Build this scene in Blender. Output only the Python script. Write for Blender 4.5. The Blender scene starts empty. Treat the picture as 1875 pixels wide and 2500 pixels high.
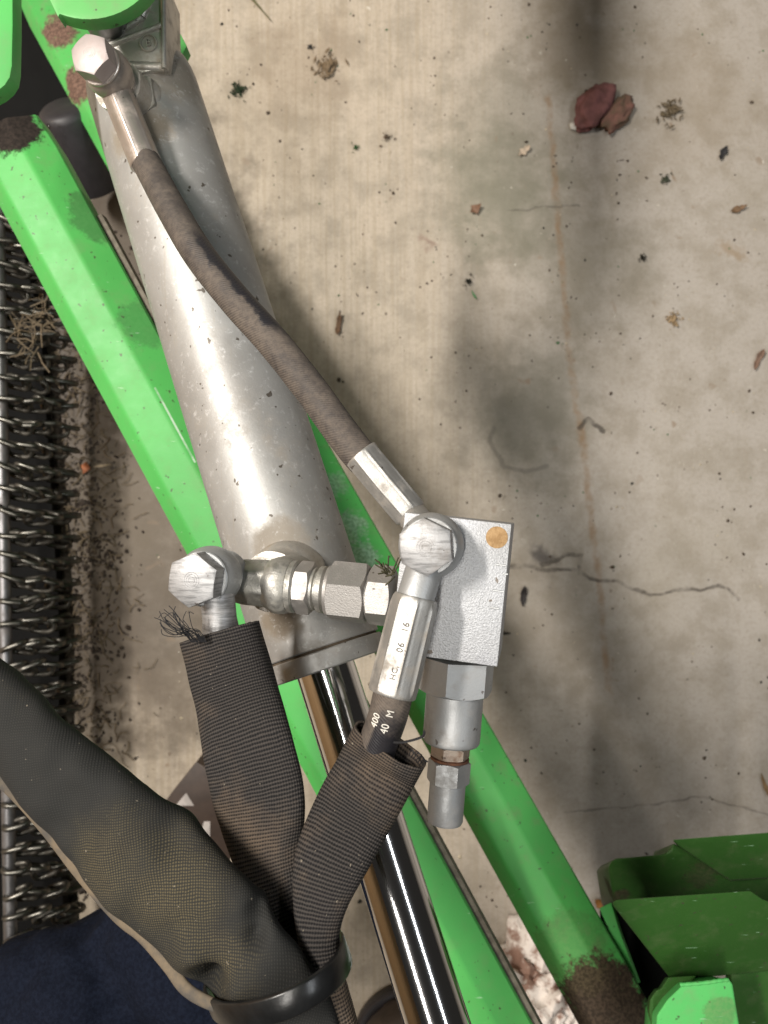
import bpy, bmesh, math, random
from mathutils import Vector, Matrix, noise

random.seed(7)
SC = bpy.context.scene
COL = SC.collection
R = math.radians

# ------------------------------------------------------------------ camera, world, lamps, exposure
F, CAM_Z = 1870.0, 0.85            # focal length in photo pixels, camera height above the floor (m)
def at(px, py, d):                  # a pixel of the photo at distance d below the camera -> a point in metres
    return Vector(((px - 937.5) * d / F, (1250 - py) * d / F, CAM_Z - d))
def fl(px, py): return at(px, py, CAM_Z)

cam = bpy.data.cameras.new('camera'); cam_o = bpy.data.objects.new('camera', cam); COL.objects.link(cam_o)
cam_o.location = (0, 0, CAM_Z)
cam.sensor_fit = 'AUTO'; cam.sensor_width = 36.0; cam.lens = 36.0 * F / 2500.0
cam.clip_start = 0.01; cam.clip_end = 50
cam.dof.use_dof = True; cam.dof.focus_distance = 0.31; cam.dof.aperture_fstop = 17
SC.camera = cam_o

wd = bpy.data.worlds.new('World'); SC.world = wd; wd.use_nodes = True
wd.node_tree.nodes['Background'].inputs[0].default_value = (1.0, 0.93, 0.84, 1)
wd.node_tree.nodes['Background'].inputs[1].default_value = 0.022

def tube_lamp(x, y, z, length, width, power, col, aim=(0, 0, 0.2)):
    l = bpy.data.lights.new('tube_lamp', 'AREA'); l.shape = 'RECTANGLE'
    l.size = width; l.size_y = length; l.energy = power; l.color = col
    o = bpy.data.objects.new('tube_lamp', l); COL.objects.link(o); o.location = (x, y, z)
    v = Vector((aim[0] - x, 0, aim[2] - z))
    o.rotation_euler = (0, -math.atan2(v.x, -v.z), 0)
    return o
tube_lamp(-1.20, 0.65, 2.2, 0.60, 0.12, 72, (1.0, 0.94, 0.865))
tube_lamp(-0.29, -0.25, 2.2, 1.3, 0.085, 21, (1.0, 0.95, 0.88))
tube_lamp(1.30, 0.10, 2.2, 1.2, 0.07, 11, (0.92, 0.965, 1.0))

SC.view_settings.view_transform = 'Standard'; SC.view_settings.look = 'None'
SC.view_settings.exposure = -0.02; SC.view_settings.gamma = 1.0
SC.cycles.max_bounces = 7; SC.cycles.use_denoising = True

# ------------------------------------------------------------------ material helpers
class NT:
    def __init__(s, name):
        s.m = bpy.data.materials.new(name); s.m.use_nodes = True
        s.t = s.m.node_tree; s.b = s.t.nodes['Principled BSDF']
        s.obj = s.n('ShaderNodeTexCoord').outputs['Object']
    def n(s, typ, ins=None, **at_):
        nd = s.t.nodes.new(typ)
        for k, v in at_.items(): setattr(nd, k, v)
        for k, v in (ins or {}).items():
            if isinstance(v, bpy.types.NodeSocket): s.t.links.new(v, nd.inputs[k])
            else: nd.inputs[k].default_value = v
        return nd
    def math(s, op, a, b=0.0, c=0.0, clamp=False):
        return s.n('ShaderNodeMath', {0: a, 1: b, 2: c}, operation=op, use_clamp=clamp).outputs[0]
    def noise(s, scale, detail=4, rough=0.6, vec=None, dist=0.0):
        return s.n('ShaderNodeTexNoise', {'Vector': vec or s.obj, 'Scale': scale, 'Detail': detail, 'Roughness': rough, 'Distortion': dist}).outputs[0]
    def ramp(s, f, a, b, va=0.0, vb=1.0):
        return s.n('ShaderNodeMapRange', {'Value': f, 'From Min': a, 'From Max': b, 'To Min': va, 'To Max': vb}, interpolation_type='SMOOTHSTEP').outputs[0]
    def mix(s, f, a, b, mode='MIX'):
        nd = s.n('ShaderNodeMix', data_type='RGBA', blend_type=mode)
        for k, v in ((0, f), (6, a), (7, b)):
            if isinstance(v, bpy.types.NodeSocket): s.t.links.new(v, nd.inputs[k])
            else: nd.inputs[k].default_value = v if k == 0 else (*v, 1)
        return nd.outputs[2]
    def scale(s, v, vec=None):
        return s.n('ShaderNodeVectorMath', {0: vec or s.obj, 1: v}, operation='MULTIPLY').outputs[0]
    def ball(s, p, r, soft=0.5):          # 1 inside a ball of radius r about p, falling to 0 (a patch of colour at that place)
        d = s.n('ShaderNodeVectorMath', {0: s.obj, 1: tuple(p)}, operation='DISTANCE').outputs['Value']
        return s.ramp(d, r, r * soft)
    def mx(s, a, b): return s.math('MAXIMUM', a, b)
    def bump(s, h, dist=0.001, st=1.0, nrm=None):
        i = {'Height': h, 'Distance': dist, 'Strength': st}
        if nrm: i['Normal'] = nrm
        return s.n('ShaderNodeBump', i).outputs[0]
    def out(s, col, rough, metal=0.0, nrm=None, spec=None, coat=None):
        for k, v in (('Base Color', col), ('Roughness', rough), ('Metallic', metal), ('Normal', nrm), ('Specular IOR Level', spec), ('Coat Weight', coat)):
            if v is None: continue
            if isinstance(v, bpy.types.NodeSocket): s.t.links.new(v, s.b.inputs[k])
            elif k == 'Base Color': s.b.inputs[k].default_value = (*v, 1)
            else: s.b.inputs[k].default_value = v
        return s.m

def green_paint(name, col, patches=(), dust=0.35, rough=0.48, scratches=()):
    t = NT(name)
    big, mid, fine = t.noise(9, 4), t.noise(70, 5, 0.65), t.noise(420, 3)
    c = t.mix(t.ramp(big, 0.35, 0.7), col, tuple(x * 0.84 for x in col))
    c = t.mix(t.math('MULTIPLY', t.ramp(mid, 0.48, 0.75), dust), c, (0.22, 0.19, 0.13))
    sp = t.ramp(t.noise(260, 2, 0.5), 0.69, 0.73)
    c = t.mix(t.math('MULTIPLY', sp, 0.75), c, (0.05, 0.04, 0.03))
    ch = t.noise(85, 5, 0.8)              # small chips with a rusty rim
    c = t.mix(t.ramp(ch, 0.715, 0.73, 0, 0.8), c, (0.16, 0.075, 0.04)); c = t.mix(t.ramp(ch, 0.735, 0.75, 0, 0.9), c, (0.05, 0.04, 0.035))
    c = t.mix(t.math('MULTIPLY', t.ramp(t.noise(24, 6, 0.75), 0.52, 0.72), 0.16), c, (0.16, 0.20, 0.09))
    sc = t.ramp(t.noise(60, 2, 0.5, t.scale((1, 9, 3))), 0.73, 0.76)
    c = t.mix(t.math('MULTIPLY', sc, 0.5), c, (0.40, 0.62, 0.42))
    rg = t.math('MULTIPLY_ADD', mid, 0.25, rough - 0.12)
    for p, r, dc, am in patches:
        k = t.ball(p, r, 0.25)
        k = t.ramp(t.math('ADD', t.math('MULTIPLY', k, 0.62), t.math('MULTIPLY', t.noise(130, 6, 0.78), 0.9)), 0.72, 0.92, 0, am)
        cc = t.mix(t.ramp(fine, 0.35, 0.65), dc, tuple(x * 0.45 for x in dc))
        c = t.mix(k, c, cc)
        rg = t.math('MULTIPLY_ADD', k, 0.45, rg, clamp=True)
    for a, b, w in scratches:             # bare scratches in the paint
        a = Vector((a.x, a.y, 0)); ba = Vector((b.x, b.y, 0)) - a
        q0 = t.n('ShaderNodeVectorMath', {0: t.scale((1, 1, 0)), 1: tuple(a)}, operation='SUBTRACT').outputs[0]
        h_ = t.math('MULTIPLY', t.n('ShaderNodeVectorMath', {0: q0, 1: tuple(ba)}, operation='DOT_PRODUCT').outputs['Value'], 1 / ba.length_squared, clamp=True)
        q1 = t.n('ShaderNodeVectorMath', {0: tuple(ba), 'Scale': h_}, operation='SCALE').outputs[0]
        ds = t.n('ShaderNodeVectorMath', {0: q0, 1: q1}, operation='DISTANCE').outputs['Value']
        c = t.mix(t.math('MULTIPLY', t.ramp(ds, w, w * 0.3), t.ramp(mid, 0.35, 0.55, 0.3, 0.9)), c, (0.55, 0.68, 0.55))
    nb = t.bump(t.math('ADD', t.math('MULTIPLY', mid, 0.5), t.math('MULTIPLY', fine, 0.12)), 0.0006, 0.35)
    return t.out(c, rg, 0.0, nb, 0.32)

GREEN = (0.085, 0.42, 0.095)
DIRT, SOIL = (0.17, 0.115, 0.07), (0.065, 0.045, 0.030)
def steel(name, col=(0.66, 0.66, 0.65), rough=0.30, grime=0.3, gcol=(0.16, 0.12, 0.08), metal=0.95, spark=0.25, patches=(), gscale=90, brush=None):
    t = NT(name)
    a, b, f = t.noise(gscale, 5, 0.7), t.noise(18, 3), t.noise(1500, 2)
    g = t.math('MULTIPLY', t.ramp(t.math('ADD', t.math('MULTIPLY', a, 0.7), t.math('MULTIPLY', b, 0.3)), 0.47, 0.70), grime)
    for p, r, am in patches:
        k = t.math('ADD', t.math('MULTIPLY', t.ball(p, r, 0.2), 0.6), t.math('MULTIPLY', a, 0.6))
        g = t.mx(g, t.ramp(k, 0.55, 0.75, 0, am))
    c = t.mix(t.ramp(b, 0.3, 0.7), col, tuple(x * 0.86 for x in col))
    if brush: c = t.mix(t.ramp(t.noise(1.0, 3, 0.6, t.scale(brush)), 0.42, 0.66, 0, 0.75), c, tuple(x * 0.42 for x in col))
    c = t.mix(g, c, gcol)
    sp = t.ramp(t.noise(330, 2, 0.5), 0.72, 0.75)
    c = t.mix(t.math('MULTIPLY', sp, 0.7), c, (0.07, 0.05, 0.04))
    rg = t.math('ADD', t.math('MULTIPLY_ADD', a, 0.22, rough - 0.1), t.math('MULTIPLY', g, 0.5), clamp=True)
    mt = t.math('MULTIPLY', t.math('SUBTRACT', 1.0, g), metal)
    h = t.math('ADD', t.math('MULTIPLY', f, spark), t.math('MULTIPLY', a, 0.5))
    return t.out(c, rg, mt, t.bump(h, 0.00035, 0.5))

def plain(name, col, rough=0.6, metal=0.0, var=0.35, scale=60, bump=0.3, col2=None, dist=0.0008):
    t = NT(name)
    a = t.noise(scale, 5, 0.65)
    c = t.mix(t.ramp(a, 0.35, 0.68), col, col2 or tuple(x * (1 - var) for x in col))
    return t.out(c, rough, metal, t.bump(a, dist, bump))

def fabric(name, dark, light, pv, pu, dust_col, dust=0.5, diag=False, depth=0.0005, wav=0.0006, spots=()):
    t = NT(name)
    uv = t.n('ShaderNodeTexCoord').outputs['UV']
    sep = t.n('ShaderNodeSeparateXYZ', {0: uv})
    u, v = sep.outputs[0], sep.outputs[1]
    w = t.math('MULTIPLY', t.math('SUBTRACT', t.noise(120, 3), 0.5), wav * 2)
    v = t.math('ADD', v, w); u = t.math('ADD', u, w)
    if diag: u, v = t.math('ADD', u, v), t.math('SUBTRACT', u, v)
    sv = t.math('MULTIPLY_ADD', t.math('SINE', t.math('MULTIPLY', v, 6.2832 / pv)), 0.5, 0.5)
    su = t.math('MULTIPLY_ADD', t.math('SINE', t.math('MULTIPLY', u, 6.2832 / pu)), 0.5, 0.5)
    fz = t.noise(900, 3, 0.7)
    if diag: h = t.math('MULTIPLY', sv, su)
    else: h = t.math('ADD', t.math('MULTIPLY', sv, 0.75), t.math('MULTIPLY', su, 0.3))
    h = t.math('ADD', h, t.math('MULTIPLY', fz, 0.35))
    big = t.noise(22, 4, 0.65)
    c = t.mix(t.ramp(h, 0.25, 1.05), dark, light)
    if spots:
        bb = None
        for p, rr in spots:
            k = t.ball(p, rr, 0.0); bb = k if bb is None else t.mx(bb, k)
        dk = t.math('MULTIPLY', t.ramp(t.math('ADD', t.math('MULTIPLY', bb, 0.42), t.math('MULTIPLY', t.noise(34, 5, 0.7), 0.8)), 0.42, 0.86), dust)
    else: dk = t.math('MULTIPLY', t.ramp(big, 0.42, 0.62), dust)
    c = t.mix(t.math('MULTIPLY', dk, t.ramp(h, 0.1, 0.9)), c, dust_col)
    lint = t.ramp(t.noise(650, 2, 0.5), 0.735, 0.765)
    c = t.mix(t.math('MULTIPLY', lint, 0.6), c, (0.30, 0.26, 0.20))
    return t.out(c, 0.85, 0.0, t.bump(h, depth, 0.9), 0.25)

# ------------------------------------------------------------------ mesh helpers
class Mesh:
    def __init__(s): s.bm = bmesh.new(); s.uv = s.bm.loops.layers.uv.new('UVMap')
    def loft(s, rings, closed=True, caps=(True, True), uvs=None, loop=False):
        vs = [[s.bm.verts.new(p) for p in r] for r in rings]
        n = len(vs[0]); last = len(vs) if loop else len(vs) - 1
        for i in range(last):
            i2 = (i + 1) % len(vs)
            for j in range(n if closed else n - 1):
                j2 = (j + 1) % n
                try: f = s.bm.faces.new((vs[i][j], vs[i][j2], vs[i2][j2], vs[i2][j]))
                except ValueError: continue
                f.smooth = True
                if uvs:
                    jj = j + 1
                    for l, (a, b) in zip(f.loops, ((i, j), (i, jj), (i + 1, jj), (i + 1, j))): l[s.uv].uv = uvs(a, b)
        if closed and not loop:
            if caps[0]: s.bm.faces.new(vs[0][::-1])
            if caps[1]: s.bm.faces.new(vs[-1])
        return vs
    def lathe(s, prof, p0, axis, n=48, rot=0.0, ref=Vector((0, 1, 0)), caps=(True, True)):
        """prof: (t, r[, k]) rings along the axis; k = number of flats (0 = round); t may depend on the angle"""
        ax = axis.normalized(); e1 = (ref - ax * ref.dot(ax)).normalized(); e2 = ax.cross(e1)
        rings = []
        for q in prof:
            k = q[2] if len(q) > 2 else 0; ring = []
            for j in range(n):
                a = 2 * math.pi * j / n
                r = q[1]
                if k:
                    w = 2 * math.pi / k; r = q[1] * math.cos(w / 2) / math.cos((a % w) - w / 2)
                tt = q[0](r) if callable(q[0]) else q[0]
                ca = a + rot
                ring.append(p0 + ax * tt + (e1 * math.cos(ca) + e2 * math.sin(ca)) * r)
            rings.append(ring)
        s.loft(rings, caps=caps)
    def hexa(s, p0, axis, t0, t1, rad, rot=0.0, ref=Vector((0, 1, 0)), top=True, bot=True, k=6, n=48, dish=0.0):
        ap = rad * math.cos(math.pi / k); rc = ap * 0.97; tn = 0.55
        pr = []
        if bot: pr += [(t0, rc), (lambda r: t0 + max(0, r - rc) * tn, rad, k)]
        else: pr += [(t0, rad, k)]
        if top: pr += [(lambda r: t1 - max(0, r - rc) * tn, rad, k), (t1, rc)]
        else: pr += [(t1, rad, k)]
        if dish: pr += [(t1, rc * 0.93), (t1 - dish, rc * 0.90)]
        s.lathe(pr, p0, axis, n, rot, ref)
    def sweep(s, pts, sec, up=Vector((0, 0, 1)), caps=(True, True), closed=True, skew=None):
        """pts: points; sec(i, f) -> list of (side, up) offsets"""
        rings = []; L = [0.0]; n = len(pts); lens = []
        for i, p in enumerate(pts):
            t = (pts[min(i + 1, n - 1)] - pts[max(i - 1, 0)]).normalized()
            upi = up[i] if isinstance(up, list) else up
            side = upi.cross(t).normalized(); u2 = t.cross(side)
            q = sec(i, i / (n - 1))
            rings.append([p + side * a + u2 * b + (t * skew(i, b) if skew else Vector()) for a, b in q])
            if i: L.append(L[-1] + (p - pts[i - 1]).length)
            acc = [0.0]
            for j in range(len(q)):
                a, b = q[j], q[(j + 1) % len(q)]
                acc.append(acc[-1] + math.hypot(a[0] - b[0], a[1] - b[1]))
            lens.append(acc)
        L.append(L[-1])
        s.loft(rings, closed, caps, uvs=lambda i, j: (lens[min(i, n - 1)][j], L[min(i, n - 1)]))
    def prism(s, pts, vec, bevel=0.0, seg=2, shrink=None):
        b2 = bmesh.new()
        top = [b2.verts.new(p) for p in pts]
        c = sum(pts, Vector()) / len(pts)
        low = [b2.verts.new((p if shrink is None else c + (p - c) * shrink) + vec) for p in pts]
        b2.faces.new(top); b2.faces.new(low[::-1]); n = len(pts)
        for i in range(n): b2.faces.new((top[i], low[i], low[(i + 1) % n], top[(i + 1) % n]))
        bmesh.ops.recalc_face_normals(b2, faces=b2.faces)
        if bevel: bmesh.ops.bevel(b2, geom=b2.edges[:], offset=bevel, segments=seg, profile=0.6, affect='EDGES', clamp_overlap=True)
        me = bpy.data.meshes.new('tmp'); b2.to_mesh(me); b2.free(); s.bm.from_mesh(me); bpy.data.meshes.remove(me)
    def blob(s, c, r, flat=0.5, sub=2, amp=0.35, sc=None, rotz=0.0, stretch=1.0, seed=0):
        r0 = bmesh.ops.create_icosphere(s.bm, subdivisions=sub, radius=1.0)
        cz, sz = math.cos(rotz), math.sin(rotz)
        for v in r0['verts']:
            p = v.co.copy()
            k = 1 + amp * noise.noise(p * 1.7 + Vector((seed, seed * 1.7, 3))) + amp * 0.5 * noise.noise(p * 4.3 + Vector((seed, 1, seed)))
            p *= k * r; p.x *= stretch; p.z *= flat
            v.co = Vector((p.x * cz - p.y * sz, p.x * sz + p.y * cz, p.z)) + c
    def strand(s, pts, r, n=5):
        s.sweep(pts, lambda i, f: [(r * math.cos(2 * math.pi * k / n), r * math.sin(2 * math.pi * k / n)) for k in range(n)], up=Vector((0.13, 0.21, 0.97)))
    def obj(s, name, mat, parent=None, sharp=34, base=None, flat=False):
        bm = s.bm
        bmesh.ops.recalc_face_normals(bm, faces=bm.faces)
        lim = R(sharp)
        for f in bm.faces: f.smooth = not flat
        for e in bm.edges:
            if len(e.link_faces) == 2 and e.calc_face_angle(0) > lim: e.smooth = False
        if base is not None: bmesh.ops.translate(bm, verts=bm.verts, vec=-base)
        me = bpy.data.meshes.new(name); bm.to_mesh(me); bm.free()
        me.materials.append(mat)
        o = bpy.data.objects.new(name, me); COL.objects.link(o)
        if base is not None: o.location = base
        if parent is not None:
            o.parent = parent
            if parent.type == 'EMPTY': o.matrix_parent_inverse = Matrix.Translation(parent.location).inverted()
        return o

def tag(o, label, cat=None, group=None, kind=None):
    if label: o['label'] = label
    if cat: o['category'] = cat
    if group: o['group'] = group
    if kind: o['kind'] = kind
    return o
def thing(name, loc, label, cat, group=None):
    o = bpy.data.objects.new(name, None); o.empty_display_size = 0.01; COL.objects.link(o); o.location = loc
    return tag(o, label, cat, group)

def spline(P, n):                    # Catmull-Rom through tuples of any length
    out = []; m = len(P) - 1
    for k in range(n):
        x = k / (n - 1) * m; i = min(int(x), m - 1); t = x - i
        p0, p1, p2, p3 = P[max(i - 1, 0)], P[i], P[i + 1], P[min(i + 2, m)]
        out.append(tuple(0.5 * (2 * b + (c - a) * t + (2 * a - 5 * b + 4 * c - d) * t * t + (3 * b - a - 3 * c + d) * t ** 3) for a, b, c, d in zip(p0, p1, p2, p3)))
    return out
def circ(r, n=28): return [(r * math.cos(2 * math.pi * k / n), r * math.sin(2 * math.pi * k / n)) for k in range(n)]

def text_mesh(s, size, origin, ex, ey, extrude=0.00008, spacing=1.0):
    cu = bpy.data.curves.new('txt', 'FONT'); cu.body = s; cu.size = size; cu.extrude = extrude / 2; cu.align_x = 'CENTER'; cu.align_y = 'CENTER'; cu.space_character = spacing
    o = bpy.data.objects.new('txt', cu); COL.objects.link(o)
    dg = bpy.context.evaluated_depsgraph_get(); me = bpy.data.meshes.new_from_object(o.evaluated_get(dg))
    bpy.data.objects.remove(o); bpy.data.curves.remove(cu)
    ex = ex.normalized(); ez = ex.cross(ey).normalized(); ey = ez.cross(ex)
    me.transform(Matrix.Translation(origin) @ Matrix((ex, ey, ez)).transposed().to_4x4())
    M = Mesh(); M.bm.from_mesh(me); bpy.data.meshes.remove(me)
    return M

U = Vector((-0.2, 0, 1)).normalized()          # the machine leans a little to the left of the photo
V = Vector((1, 0, 0.2)).normalized()
def on_plane(px, py, p0, nrm=U):                # where the sight line of a pixel meets a plane of the machine
    c = Vector((0, 0, CAM_Z)); r = at(px, py, 1.0) - c
    return c + r * ((p0 - c).dot(nrm) / r.dot(nrm))

# ------------------------------------------------------------------ floor
def floor_material():
    t = NT('concrete_floor')
    P = t.obj
    warp = t.n('ShaderNodeTexNoise', {'Vector': P, 'Scale': 55.0, 'Detail': 4.0}).outputs['Color']
    wv = t.n('ShaderNodeVectorMath', {0: t.n('ShaderNodeVectorMath', {0: warp, 1: (0.5, 0.5, 0.5)}, operation='SUBTRACT').outputs[0], 1: (0.010, 0.010, 0)}, operation='MULTIPLY').outputs[0]
    Q = t.n('ShaderNodeVectorMath', {0: P, 1: wv}, operation='ADD').outputs[0]
    Q = t.n('ShaderNodeVectorMath', {0: Q, 1: (1, 1, 0)}, operation='MULTIPLY').outputs[0]
    def seg(a, b):
        a = Vector((a.x, a.y, 0)); b = Vector((b.x, b.y, 0)); ba = b - a
        pa = t.n('ShaderNodeVectorMath', {0: Q, 1: tuple(a)}, operation='SUBTRACT').outputs[0]
        dt = t.n('ShaderNodeVectorMath', {0: pa, 1: tuple(ba)}, operation='DOT_PRODUCT').outputs['Value']
        h = t.math('MULTIPLY', dt, 1 / ba.length_squared, clamp=True)
        q = t.n('ShaderNodeVectorMath', {0: tuple(ba), 'Scale': h}, operation='SCALE').outputs[0]
        return t.n('ShaderNodeVectorMath', {0: pa, 1: q}, operation='DISTANCE').outputs['Value']
    def line(pts):
        d = None; pts = [fl(*p) for p in pts]
        for a, b in zip(pts, pts[1:]):
            k = seg(a, b); d = k if d is None else t.math('MINIMUM', d, k)
        return d
    z = lambda L: [(1150 + x / 2.288, 800 + y / 2.288) for x, y in L]
    c1 = line(z([(140, 1325), (240, 1335), (330, 1332), (380, 1355), (600, 1352), (660, 1400), (800, 1410), (950, 1475), (1000, 1495), (1120, 1470), (1310, 1462), (1380, 1440), (1440, 1450), (1490, 1520)]))
    c2 = t.math('MINIMUM', line(z([(400, 1330), (540, 1270), (612, 1270), (605, 1370)])), line(z([(610, 560), (645, 512), (740, 575)])))
    c3 = t.math('MINIMUM', line([(1240, 512), (1412, 503)]), line([(1380, 1985), (1600, 1965), (1720, 1945), (1875, 1990)]))
    c4 = line(z([(130, 560), (100, 640), (150, 730), (190, 780), (300, 800), (420, 770)]))
    rust = line([(1338, 240), (1360, 498), (1374, 667), (1392, 889), (1412, 1010), (1430, 1128), (1438, 1215), (1452, 1324), (1465, 1434), (1474, 1560), (1490, 1700)])
    sep = t.n('ShaderNodeSeparateXYZ', {0: P}); X = sep.outputs[0]
    brush = t.noise(1.0, 4, 0.65, t.scale((230, 6, 1)))
    big, mid, fine = t.noise(4.5, 5, 0.6), t.noise(26, 5, 0.65), t.noise(240, 4, 0.7)
    left = t.ramp(t.math('ADD', X, t.math('MULTIPLY', big, 0.16)), 0.30, 0.06)       # brushed warm strip on the left, trowelled grey on the right
    c = t.mix(left, (0.40, 0.362, 0.318), (0.485, 0.415, 0.33))
    c = t.mix(t.ramp(mid, 0.40, 0.66, 0, 0.6), c, (0.27, 0.235, 0.185))
    c = t.mix(t.ramp(big, 0.5, 0.72, 0, 0.35), c, (0.30, 0.265, 0.205))
    c = t.mix(t.math('MULTIPLY', t.ramp(brush, 0.42, 0.64), t.math('MULTIPLY_ADD', left, 0.36, 0.05)), c, (0.33, 0.265, 0.18))
    c = t.mix(t.ramp(fine, 0.47, 0.70, 0, 0.38), c, (0.24, 0.20, 0.155))
    c = t.mix(t.ramp(t.noise(700, 2, 0.6), 0.52, 0.70, 0, 0.3), c, (0.20, 0.165, 0.125))
    c = t.mix(t.ramp(t.noise(480, 2, 0.6), 0.60, 0.72, 0, 0.35), c, (0.62, 0.57, 0.48))
    wp2 = t.n('ShaderNodeTexNoise', {'Vector': P, 'Scale': 14.0, 'Detail': 5.0, 'Roughness': 0.65}).outputs['Color']
    wv2 = t.n('ShaderNodeVectorMath', {0: t.n('ShaderNodeVectorMath', {0: wp2, 1: (0.5, 0.5, 0.5)}, operation='SUBTRACT').outputs[0], 1: (0.11, 0.16, 0)}, operation='MULTIPLY').outputs[0]
    Q2 = t.n('ShaderNodeVectorMath', {0: P, 1: wv2}, operation='ADD').outputs[0]
    # floor stains; the shadow band and chain-side shade are partly painted in
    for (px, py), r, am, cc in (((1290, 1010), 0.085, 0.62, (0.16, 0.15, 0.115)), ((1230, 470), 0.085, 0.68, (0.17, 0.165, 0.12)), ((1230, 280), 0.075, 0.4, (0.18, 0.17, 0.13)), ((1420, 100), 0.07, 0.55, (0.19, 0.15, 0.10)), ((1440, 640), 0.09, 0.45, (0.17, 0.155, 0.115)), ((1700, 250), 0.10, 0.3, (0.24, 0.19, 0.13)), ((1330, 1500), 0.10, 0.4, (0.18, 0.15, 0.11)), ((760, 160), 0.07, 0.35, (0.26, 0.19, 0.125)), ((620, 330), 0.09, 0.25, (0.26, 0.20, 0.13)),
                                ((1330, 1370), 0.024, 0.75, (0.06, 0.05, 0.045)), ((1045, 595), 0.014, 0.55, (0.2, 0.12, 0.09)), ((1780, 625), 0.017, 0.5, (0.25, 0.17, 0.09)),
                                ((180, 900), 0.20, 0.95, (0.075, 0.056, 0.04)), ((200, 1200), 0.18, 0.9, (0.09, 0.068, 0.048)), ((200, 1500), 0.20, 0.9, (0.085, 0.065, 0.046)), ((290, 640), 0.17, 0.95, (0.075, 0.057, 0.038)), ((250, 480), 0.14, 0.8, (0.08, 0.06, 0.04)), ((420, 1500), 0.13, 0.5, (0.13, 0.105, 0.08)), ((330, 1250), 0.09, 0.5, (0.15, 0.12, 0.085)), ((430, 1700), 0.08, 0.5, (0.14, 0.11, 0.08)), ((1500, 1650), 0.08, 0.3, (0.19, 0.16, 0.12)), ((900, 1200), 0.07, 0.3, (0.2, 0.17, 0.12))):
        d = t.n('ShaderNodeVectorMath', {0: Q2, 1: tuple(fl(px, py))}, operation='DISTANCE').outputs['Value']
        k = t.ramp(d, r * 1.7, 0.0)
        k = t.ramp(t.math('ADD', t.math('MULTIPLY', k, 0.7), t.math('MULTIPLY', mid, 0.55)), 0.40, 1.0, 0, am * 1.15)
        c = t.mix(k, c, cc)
    c = t.mix(t.math('MULTIPLY', t.ramp(rust, 0.0060, 0.0006, 0, 0.6), t.ramp(t.noise(30, 5, 0.7), 0.36, 0.62, 0.15, 1)), c, (0.24, 0.135, 0.055))
    c = t.mix(t.ramp(c4, 0.004, 0.001, 0, 0.5), c, (0.12, 0.105, 0.085))
    crack = t.mx(t.ramp(c1, 0.0030, 0.0004), t.mx(t.ramp(c2, 0.003, 0.001), t.ramp(c3, 0.0016, 0.0004, 0, 0.55)))
    crack = t.math('MULTIPLY', crack, t.ramp(t.noise(40, 5, 0.7), 0.34, 0.60, 0.15, 1))
    c = t.mix(t.math('MULTIPLY', crack, 0.8), c, (0.055, 0.045, 0.035))
    for sc, lo, hi, am, cc in ((95, 0.73, 0.79, 0.45, (0.11, 0.085, 0.06)), (170, 0.71, 0.77, 0.45, (0.13, 0.09, 0.06)), (45, 0.70, 0.77, 0.5, (0.22, 0.155, 0.10)), (140, 0.745, 0.765, 0.6, (0.62, 0.58, 0.5))):
        c = t.mix(t.math('MULTIPLY', t.ramp(t.noise(sc, 1.5, 0.5, P, 0.6), lo, hi, 0, am * 1.3), t.ramp(t.noise(11, 4, 0.6), 0.42, 0.62)), c, cc)
    h = t.math('SUBTRACT', t.math('ADD', t.math('MULTIPLY', fine, 0.5), t.math('MULTIPLY', brush, t.math('MULTIPLY', left, 0.5))), t.math('MULTIPLY', crack, 2.0))
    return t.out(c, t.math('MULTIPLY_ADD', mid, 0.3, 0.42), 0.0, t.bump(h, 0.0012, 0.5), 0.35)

M = Mesh()
vs = [M.bm.verts.new(p) for p in ((-4, -4, 0), (4, -4, 0), (4, 4, 0), (-4, 4, 0))]; M.bm.faces.new(vs)
floor = tag(M.obj('floor', floor_material()), 'stained concrete floor with cracks and scattered plant crumbs', kind='structure')

# ------------------------------------------------------------------ materials
A0, A1 = at(-16, 297, 0.48), at(998, 2178, 0.467)
B0, B1 = at(334, 410, 0.70), at(1466, 2429, 0.537)
m_green_a = green_paint('green_paint_left_bar', GREEN, [(at(20, 300, 0.48), 0.034, (0.030, 0.022, 0.018), 1.0), (at(250, 520, 0.49), 0.035, (0.04, 0.06, 0.03), 0.5), (at(350, 800, 0.49), 0.03, (0.05, 0.08, 0.04), 0.35)], 0.16, scratches=[(at(387, 952, .483), at(484, 1130, .483), 0.0008)])  # dark green patches along the bar paint in the shadow falling across it
m_green_b = green_paint('green_paint_right_bar', GREEN, [(at(1480, 2475, 0.53), 0.062, SOIL, 1.0), (at(1400, 2330, 0.54), 0.05, (0.12, 0.10, 0.05), 0.3), (at(120, 40, 0.72), 0.045, (0.19, 0.115, 0.085), 1.0), (at(180, 200, 0.72), 0.034, (0.19, 0.115, 0.085), 1.0), (at(800, 1200, .64), 0.032, (0.34, 0.50, 0.36), 0.55), (at(840, 1300, .63), 0.034, (0.38, 0.50, 0.39), 0.65), (at(870, 1380, .62), 0.034, (0.40, 0.52, 0.42), 0.65)], 0.34)
m_green_disc = green_paint('green_paint_plate', (0.11, 0.43, 0.105), [(at(215, -20, 0.35), 0.026, DIRT, 1.0), (at(270, -20, 0.35), 0.02, DIRT, 0.9)], 0.3)
m_green = green_paint('green_paint', GREEN, [(at(450, 90, 0.43), 0.012, SOIL, 0.6)], 0.2)
m_shaded_green = green_paint('shaded_green_paint', (0.028, 0.088, 0.016), [(at(1510, 2160, 0.56), 0.018, SOIL, 0.8), (at(1700, 2100, 0.56), 0.03, SOIL, 0.5), (at(1430, 2440, 0.52), 0.03, SOIL, 0.6)], 0.12, 0.5)  # the frame's green with its shade painted in, plus real soil
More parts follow.
